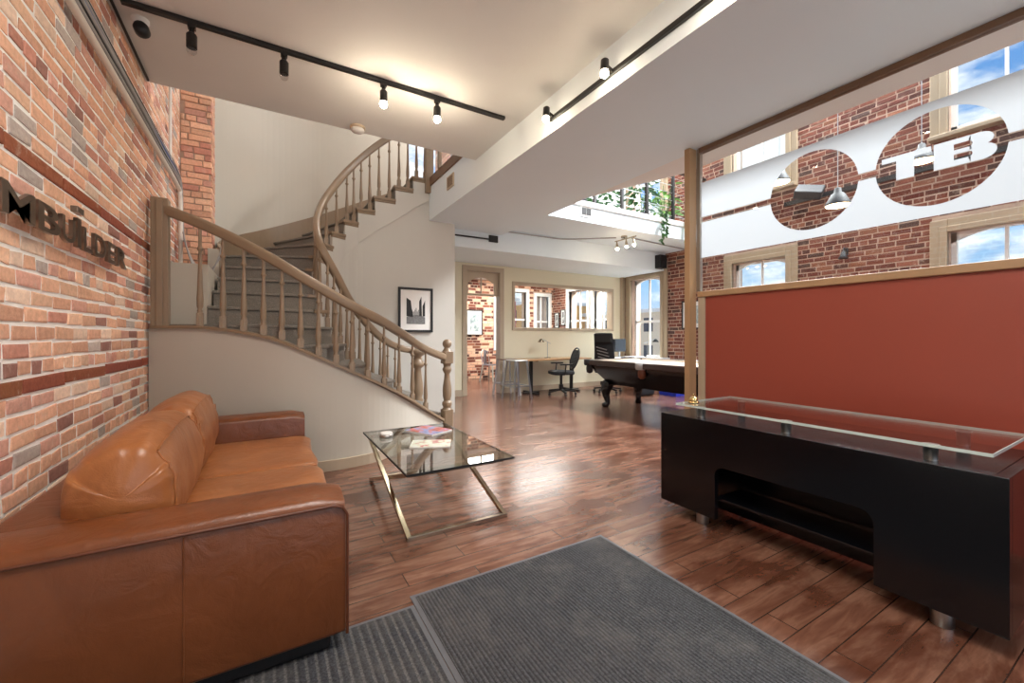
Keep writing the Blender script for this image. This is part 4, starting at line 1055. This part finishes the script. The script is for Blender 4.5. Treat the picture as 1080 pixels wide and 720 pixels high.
def lamp(label, loc, rz, m):
    t = thing('desk_lamp', label, 'lamp', loc, rz)
    MB().lathe([(.075, 0), (.075, .012), (.02, .018)], n=20).build('base', m, t)
    q = MB(); q.tube([(0, 0, .015), (0, 0, .36)], .007, 8); q.tube([(.10, 0, .32), (0, 0, .36), (-.17, 0, .43)], .006, 8); q.build('arm', M['galv'], t)
    MB().lathe([(.018, .07), (.028, .06), (.075, 0), (.072, -.005)], (-.19, 0, .36), 20).build('lamp_shade', m, t)
lamp('dark desk lamp with a bell shade on the oak work table', (5.42, 7.6, .745), .1, M['nickel'])
MD = thing('monitor_desk', 'white corner desk with dark legs below the far window', 'desk', (7.42, 6.75, 0))
MB().box(-.62, .5, -.45, .55, .71, .74).build('tabletop', M['white'], MD, bevel=.004)
for x in (-.58, .46):
    for y in (-.4, .5): MB().bar((x, y, 0), (x, y, .71), .04).build('leg', M['blackmetal'], MD)
MO = thing('monitor', 'black computer monitor on the corner desk beside the far window', 'monitor', (7.16, 7.12, .74), .25)
MB().box(-.25, .25, -.02, .02, .13, .43).build('casing', M['blackplas'], MO, bevel=.006)
MB().box(-.238, .238, -.022, -.0195, .145, .418).build('screen', M['screen'], MO)
MB().box(-.03, .03, .0, .03, .01, .2).build('neck', M['galv'], MO); MB().box(-.12, .12, -.08, .1, 0, .012).build('base', M['galv'], MO)
q = thing('keyboard', 'dark keyboard on the corner desk in front of the monitor', 'keyboard', (7.06, 6.76, .74), .25)
MB().box(-.21, .21, -.07, .07, 0, .018).build('case', M['blackplas'], q, bevel=.004)
kk = MB()
for i in range(12):
    for j in range(4): kk.box(-.198+i*.033, -.17+i*.033, -.058+j*.03, -.034+j*.03, .018, .022)
kk.build('keys', M['screen'], q)
lamp('dark desk lamp standing in front of the far window', (7.72, 6.78, .74), 2.6, M['blackmetal'])
q = thing('ring_binder', 'white ring binder lying on the corner desk below the window', 'binder', (7.62, 6.52, .74), .2)
MB().box(-.13, .13, -.1, .1, 0, .004).box(-.13, .13, -.1, .1, .054, .058).box(-.134, -.13, -.1, .1, 0, .058).build('cover', M['paper'], q)
MB().box(-.12, .125, -.095, .095, .005, .053).build('pages', M['white'], q)
BB = thing('storage_bin', 'bright blue plastic storage bin on the floor behind the pool table', 'bin', (7.45, 5.75, 0), 0)
r0 = [(-.30, -.2, 0), (.30, -.2, 0), (.30, .2, 0), (-.30, .2, 0)]; r1 = [(-.34, -.24, .2), (.34, -.24, .2), (.34, .24, .2), (-.34, .24, .2)]; r2 = [(-.33, -.23, .2), (.33, -.23, .2), (.33, .23, .2), (-.33, .23, .2)]; r3 = [(-.29, -.19, .02), (.29, -.19, .02), (.29, .19, .02), (-.29, .19, .02)]
MB().rings([r0, r1, r2, r3], False, True).build('tub', M['blue'], BB)
MB().box(-.36, .36, -.255, -.235, .18, .205).box(-.36, .36, .235, .255, .18, .205).build('rim', M['blue'], BB)
BG = thing('tool_bag', 'black bag slumped on the floor beside the blue bin', 'bag', (6.78, 6.05, 0))
q = MB(); puffy(q, (0, 0, .12), (.22, .14, .12), (.5, .6), 24, .15, 0, 3); q.build('bag_body', M['mesh'], BG)
MB().tube([(-.1, 0, .22), (-.06, 0, .30), (.06, 0, .30), (.1, 0, .22)], .01, 8).build('handle', M['blackplas'], BG)
o = thing('wall_outlet', 'white double wall outlet beside the oak work table', 'outlet', (6.05, YF-.001, .36))
MB().box(-.04, .04, -.008, 0, -.06, .06).build('plate', M['paper'], o, bevel=.002); MB().box(-.02, .02, -.011, -.008, -.035, -.008).box(-.02, .02, -.011, -.008, .008, .035).build('socket', M['white'], o)

# pictures and seats beyond
t, aw, ah = framed('picture_frame', 'black framed blue grey print on the office brick wall seen through the doorway', (5.17, YB-.012, 1.63), .52, .74, '-y', 'artB', bw=.03)
MB().box(-aw, aw, -.018, -.0155, -ah, ah).build('print', M['artB'], t)
for yy, zz, lb_ in ((10.66, 1.74, 'small framed print in the brick corner seen through the interior window'), (10.34, 1.82, 'small framed print next to the office window seen through the interior window')):
    t, aw, ah = framed('picture_frame', lb_, (XR-.014, yy, zz), .24, .5, '-x', 'artA', bw=.03, mw=.04)
    MB().box(-aw, aw, -.018, -.0155, -ah, ah).build('print', M['artA'], t)
t, aw, ah = framed('picture_frame', 'white framed print on the right brick wall next to the partition post', (XR-.014, 5.72, 1.70), .62, .62, '-x', 'artB', bw=.03)
MB().box(-aw, aw, -.018, -.0155, -ah, ah).build('print', M['artB'], t)
def metal_chair(label, x, y, rz):
    t = thing('metal_chair', label, 'chair', (x, y, 0), rz)
    MB().box(-.18, .18, -.18, .18, .43, .455).build('seat', M['galv'], t, bevel=.02)
    for sx in (-1, 1):
        for sy in (-1, 1): MB().bar((sx*.16, sy*.16, .44), (sx*.22, sy*.22, 0), .035).build('leg', M['galv'], t)
    q = MB(); q.tube([(-.17, .16, .45), (-.17, .22, .80), (0, .24, .86), (.17, .22, .80), (.17, .16, .45)], .013, 8); q.build('back_frame', M['galv'], t)
    MB().box(-.07, .07, .185, .2, .45, .84).build('back_splat', M['galv'], t)
metal_chair('silver metal chair in the office beyond the doorway', 5.35, 10.2, .5)
t = thing('side_table', 'dark round table in the office beside the silver chair', 'table', (5.85, 10.4, 0))
MB().lathe([(.3, .70), (.3, .73)], n=24).build('tabletop', M['galv'], t); MB().cyl((0, 0, 0), .03, 0.02, .70).build('leg', M['blackmetal'], t); MB().lathe([(.2, 0), (.2, .02), (.03, .03)], n=20).build('base', M['blackmetal'], t)

# ------------------------------------------------------------------- far ceiling fittings
T3 = thing('track_light', 'short nickel bar with three lit spotlights under the gallery', 'track light', (5.9, 5.75, 3.15))
q = MB(); q.cyl((0, 0, 0), .06, -.03, -.001, 20); q.build('canopy', M['nickel'], T3)
q = MB(); q.bar((0, -.30, -.06), (0, .24, -.06), .018); q.cyl((0, 0, 0), .01, -.06, -.03, 10); q.build('bar', M['nickel'], T3)
for f in (-.9, -.2, .7):
    x, y = 0, .27*f; q = MB(); q.tube([(x, y, -.06), (x, y, -.12), (x, y-.01, -.20)], [.008, .02, .03], 12); o = q.build('lamp_head', M['nickel'], T3)
    MB().ball((x, y-.012, -.215), .028, 12).build('bulb', M['bulb'], o)
c = cr([(3.3, 6.47, 3.11), (4.6, 6.47, 3.12), (5.05, 6.44, 3.13), (5.5, 6.1, 3.13), (5.82, 5.88, 3.135)], 6)
tag(MB().tube(c, .012, 8).build('conduit_pipe', M['greymetal'], loc=(5.0, 6.4, 3.12)), 'thin grey conduit bending along the bulkhead to the nickel spotlights', 'pipe')
tag(MB().tube([(6.1, 5.75, 3.137), (7.9, 5.9, 3.137)], .012, 8).build('conduit_pipe', M['greymetal'], loc=(7.0, 5.8, 3.13)), 'thin grey conduit running from the nickel spotlights to the right wall', 'pipe')
tag(MB().tube([(2.66, 6.47, 2.93), (3.35, 6.47, 2.935)], .014, 8).build('conduit_pipe', M['blackmetal'], loc=(3.0, 6.47, 2.93)), 'short dark conduit on the bulkhead above the doorway', 'pipe')
SPK = thing('loudspeaker', 'small black loudspeaker mounted at the right end of the bulkhead', 'speaker', (7.75, 6.42, 2.93))
MB().box(-.11, .11, -.08, .08, -.15, .15).build('cabinet', M['blackplas'], SPK, bevel=.01); MB().lathe([(.08, -.084), (.075, -.09), (.02, -.084)], (0, 0, -.04), 20, axis='y').build('cone', M['mesh'], SPK)
for (nm, lb_, x, y, z) in (('ceiling_vent', 'small black vent grille in the gallery edge', 4.62, 5.365, 3.32),):
    t = thing('air_vent', lb_, 'vent', (x, y, z))
    MB().box(-.13, .13, -.012, 0, -.09, .09).build('frame', M['white'], t); MB().box(-.10, -.005, -.016, -.012, -.06, .06).box(.005, .10, -.016, -.012, -.06, .06).build('grille', M['blackplas'], t)
t = thing('air_vent', 'dark triangular vent tucked under the end of the dropped ceiling', 'vent', (3.45, 6.49, 2.95))
MB().box(-.09, .09, -.02, 0, -.06, .06).build('frame', M['blackmetal'], t, bevel=.004)

# ------------------------------------------------------------------- gallery rail, plants and furniture
GR = thing('gallery_railing', 'steel cable railing with dark posts along the gallery edge', 'railing', (6.5, 5.45, 3.46))
for x in (4.9, 5.55, 6.2, 6.95, 7.6):
    MB().box(x-.025, x+.025, 5.44, 5.49, 3.44, 4.5).build('post', M['blackmetal'] if x < 7 else M['greymetal'], GR, world=True)
for i in range(6): MB().tube([(4.3, 5.465, 3.62+i*.15), (7.95, 5.465, 3.62+i*.15)], .005, 6).build('cable', M['galv'], GR, world=True)
MB().box(4.3, 7.95, 5.42, 5.51, 4.5, 4.54).build('top_rail', M['blackmetal'], GR, world=True)
def leaf(mb, p, d_, s_):
    d_ = Vector(d_).normalized(); sd = d_.cross(Vector((0, 0, 1))); sd = sd.normalized() if sd.length > .01 else Vector((1, 0, 0)); up = sd.cross(d_)
    p = Vector(p); w = s_*.36
    ring = [p, p+d_*s_*.25+sd*w+up*.01, p+d_*s_*.6+sd*w*.8, p+d_*s_-up*.15*s_, p+d_*s_*.6-sd*w*.8, p+d_*s_*.25-sd*w+up*.01]
    mid = [p+d_*s_*.3-up*.02, p+d_*s_*.62-up*.03]
    mb.add(ring+mid, [(0, 1, 6), (1, 2, 7, 6), (2, 3, 7), (3, 4, 7), (4, 5, 6, 7), (5, 0, 6)], True)
def plant(label, x, y, z, h, rad, n, m, trail=()):
    t = thing('potted_plant', label, 'plant', (x, y, z))
    MB().lathe([(.09, 0), (.12, .02), (.14, .2), (.15, .2), (.15, .23), (.12, .23), (.11, .19)], n=18).build('pot', M['soil'], t)
    f = MB(); st = MB()
    for i in range(n):
        a = random.uniform(0, 2*PI); rr = rad*random.random()**.5; zz = .25+h*random.random()
        pt = (rr*math.cos(a), rr*math.sin(a), zz); leaf(f, pt, (math.cos(a)+random.uniform(-.6, .6), math.sin(a)+random.uniform(-.6, .6), random.uniform(-.9, .3)), random.uniform(.10, .17))
    for i in range(7):
        a = 2*PI*i/7; st.tube([(0, 0, .18), (rad*.4*math.cos(a), rad*.4*math.sin(a), .25+h*.5), (rad*.7*math.cos(a), rad*.7*math.sin(a), .25+h*.9)], .006, 5)
    for (tx, ty, L_) in trail:
        pts = [(0, 0, .2), (tx*.6, ty*.7, .28), (tx, ty, .15)]+[(tx+random.uniform(-.03, .03), ty-.01, .15-L_*k_/6) for k_ in range(1, 7)]
        c_ = cr(pts, 4); st.tube(c_, .004, 5)
        for k_, q_ in enumerate(c_[8:]):
            if random.random() < .75: leaf(f, q_, (random.uniform(-1, 1), random.uniform(-1, .1), random.uniform(-1, .1)), random.uniform(.06, .12))
    f.build('foliage', m, t); st.build('stem', M['leaf'], t)
plant('bushy green plant at the left of the gallery edge', 5.75, 6.15, 3.46, .75, .36, 120, M['leaf'])
plant('green pothos trailing over the gallery edge above the spotlights', 6.5, 5.85, 3.46, .6, .30, 90, M['leaf'], [(-.12, -.56, .62), (.0, -.56, .45)])
plant('pale green vine hanging low from the gallery beside the partition post', 7.2, 5.85, 3.46, .7, .25, 60, M['leaf2'], [(-.02, -.56, 1.45), (-.06, -.56, .6)])
gb = struct(MB().box(XP, XR, 7.7, 7.85, 3.46, 6.6).build('wall_gallery', M['white']))
t = thing('shelf_unit', 'black open shelf unit standing on the gallery', 'shelf', (5.7, 7.4, 3.46))
for x in (-.6, 0, .6): MB().box(x-.02, x+.02, -.2, .2, 0, 1.6).build('upright', M['blackplas'], t)
for z in (.05, .45, .85, 1.25, 1.55): MB().box(-.6, .6, -.2, .2, z, z+.03).build('shelf', M['blackplas'], t)
MB().box(-.6, .6, .18, .2, 0.05, 1.55).build('back_panel', M['screen'], t)

# ------------------------------------------------------------------- fittings on the right brick wall
t = thing('wall_rail', 'dark conduit rail along the right brick wall between the window rows', 'rail', (XR-.02, 2.9, 3.58))
MB().box(-.03, .003, -2.4, 1.0, -.035, .035).build('channel', M['blackmetal'], t)
FL = thing('flood_light', 'grey floodlight tilted out from the dark wall rail', 'floodlight', (XR-.05, 3.33, 3.58))
q = MB(); q.bar((.0, .0, 0), (-.22, 0, .03), .035); q.build('bracket', M['blackmetal'], FL)
o = MB().box(-.16, .16, -.19, .19, -.07, .07).build('housing', M['lampgrey'], FL, bevel=.02); o.location = (-.34, .02, .0); o.rotation_euler = (0.3, -.6, .2)
t = thing('wall_lamp', 'small dark bell lamp on a bracket on the brick wall above the red panel', 'lamp', (XR-.006, 2.99, 2.54))
MB().box(-.02, 0, -.03, .03, -.02, .10).build('backplate', M['lampgrey'], t, bevel=.004); MB().tube([(-.01, 0, .06), (-.07, 0, .10), (-.11, 0, .07), (-.11, 0, .03)], .009, 8).build('arm', M['lampgrey'], t)
MB().lathe([(.015, .03), (.03, .02), (.04, -.03), (.07, -.075), (.066, -.078)], (-.11, 0, 0), 20).build('lamp_shade', M['lampgrey'], t)
def pendant(label, x, y, z, top=6.4):
    t = thing('pendant_lamp', label, 'lamp', (x, y, z))
    MB().tube([(0, 0, .2), (0, 0, top-z)], .005, 6).build('cord', M['galv'], t)
    MB().lathe([(.02, .22), (.035, .21), (.04, .16), (.07, .14), (.13, .02), (.138, 0), (.13, 0), (.065, .12), (.02, .15)], n=28).build('lamp_shade', M['lampgrey'], t)
    MB().lathe([(.127, .006), (.115, -.008), (.06, -.02), (.01, -.024)], n=28).build('diffuser', M['shadeglow'], t)
pendant('grey bell pendant lamp seen through the left clear circle of the glass', 6.0, 2.33, 2.82)
pendant('pendant lamp half hidden by the left edge of the clear circle', 6.2, 3.10, 3.39)
pendant('pendant lamp seen behind the T of the glass lettering', 7.0, 1.84, 3.40)

# ------------------------------------------------------------------- buildings outside
def house(label, x0, x1, y0, y1, z0, z1, m, face, nx, nz):
    t = thing('building', label, 'building', ((x0+x1)/2, (y0+y1)/2, z0))
    w = MB(); w.box(x0, x1, y0, y1, z0, z1); w.build('wall', m, t, world=True)
    r = MB(); r.box(x0-.2, x1+.2, y0-.2, y1+.2, z1, z1+.25); r.build('cornice', M['white'], t, world=True)
    for i in range(nx):
        for j in range(nz):
            z = z0+(z1-z0)*(j+.3)/nz; zh = (z1-z0)/nz*.5
            if face == 'x':
                y = y0+(y1-y0)*(i+.3)/nx; yw = (y1-y0)/nx*.4; MB().box(x0-.05, x0+.02, y, y+yw, z, z+zh).build('window', M['paneblack'], t, world=True)
            else:
                x = x0+(x1-x0)*(i+.3)/nx; xw = (x1-x0)/nx*.4; MB().box(x, x+xw, y0-.05, y0+.02, z, z+zh).build('window', M['paneblack'], t, world=True)
house('cream building with rows of windows across the street outside the far window', 24, 30, 16, 28, -5, 3.0, M['cream'], 'x', 6, 4)
house('ochre building outside the office windows', 19, 25, 29, 38, -5, 4.0, M['orange'], 'x', 5, 4)
house('faded red building outside the left office window', 9, 14.5, 24, 30, -5, 3.6, M['pinkred'], 'y', 4, 4)

# ------------------------------------------------------------------- world sky
W = bpy.data.worlds.new('sky'); SC.world = W; W.use_nodes = True
nt = NT(W); nt.n.clear()
out = nt.add('ShaderNodeOutputWorld'); bg = nt.add('ShaderNodeBackground'); nt.link(bg.outputs[0], out.inputs[0])
tc = nt.add('ShaderNodeTexCoord'); sx = nt.add('ShaderNodeSeparateXYZ'); nt.link(tc.outputs['Generated'], sx.inputs[0])
sky = ramp(nt, sx.outputs['Z'], [(0.0, S(205, 214, 224)), (0.12, S(150, 192, 232)), (0.5, S(74, 134, 208)), (1.0, S(120, 160, 214))])
mp = nt.add('ShaderNodeMapping'); mp.inputs['Scale'].default_value = (1, 1, 2.6); nt.link(tc.outputs['Generated'], mp.inputs[0])
nz = nt.add('ShaderNodeTexNoise', i_Scale=4.2, i_Detail=9.0, i_Roughness=0.58); nt.link(mp.outputs[0], nz.inputs['Vector'])
cf = ramp(nt, nz.outputs['Fac'], [(0.46, (0, 0, 0, 1)), (0.57, (1, 1, 1, 1))])
mx = nt.add('ShaderNodeMix', data_type='RGBA'); nt.link(cf, mx.inputs[0]); nt.link(sky, mx.inputs[6]); mx.inputs[7].default_value = (0.95, 0.96, 0.98, 1)
nt.link(mx.outputs[2], bg.inputs['Color']); bg.inputs['Strength'].default_value = 0.5

# ------------------------------------------------------------------- lights
def area(name, loc, rot, sx_, sy_, power, col=(1, 1, 1)):
    l = bpy.data.lights.new(name, 'AREA'); l.shape = 'RECTANGLE'; l.size = sx_; l.size_y = sy_; l.energy = power; l.color = col
    o = bpy.data.objects.new(name, l); COL.objects.link(o); o.location = loc; o.rotation_euler = rot; return o
area('street_fill', (1.4, -3.05, 1.9), (PI/2, 0, 0), 3.8, 2.0, 6, (1, .97, .93))       # added fill lamp inside the street doors, unseen behind the camera
area('entry_fill', (.7, .6, 3.33), (0, 0, 0), 1.6, .6, 30, (1, .95, .88))  # unseen panel added overhead to brighten the near part of the room
area('atrium_fill', (7.75, 2.6, 6.4), (0, 1.0, 0), 1.6, 7.0, 760, (.95, .98, 1))      # fill lamp added high in the hall, unseen, tilted towards the glass screen
area('stair_fill', (2.9, 6.6, 6.3), (0, 0, 0), 1.0, 1.0, 32, (1, .97, .93))  # extra lamp out of view, added to light the stairwell wall
def aim(o, t): o.rotation_euler = (Vector(t)-o.location).to_track_quat('-Z', 'Y').to_euler()
aim(area('far_window_fill', (9.5, 7.3, 4.3), (0, 0, 0), 2.6, 1.6, 700, (.97, .99, 1)), (6.4, 6.6, 0.3))   # lamp added outside, above the view, to lift the far floor
area('office_fill', (6.0, 9.4, 2.88), (0, 0, 0), 3.0, 1.5, 75, (1, .97, .93))  # no fitting here; lamp added to brighten the office beyond
struct(MB().box(-1.2, XP, 3.6, 9.0, 6.4, 6.6).build('ceiling', M['ceil']))
struct(MB().box(-1.2, XP, 3.5, 3.6, ZU, 6.6).build('wall_upper', M['ceil']))

# ------------------------------------------------------------------- camera
cam = bpy.data.cameras.new('camera'); co = bpy.data.objects.new('camera', cam); COL.objects.link(co)
cam.sensor_width = 36.0; cam.lens = 437/1080*36.0; cam.shift_y = -5/1080; cam.clip_start = 0.05
co.location = (0, 0, 1.22); co.rotation_euler = (PI/2, 0, -math.radians(30.6))
SC.camera = co
vs = SC.view_settings; vs.view_transform = 'Standard'; vs.look = 'None'; vs.gamma = 1.0; vs.use_curve_mapping = False; vs.exposure = 1.47
SC.cycles.use_denoising = True
SC.cycles.max_bounces = 10; SC.cycles.diffuse_bounces = 6; SC.cycles.transparent_max_bounces = 16; SC.cycles.sample_clamp_indirect = 6
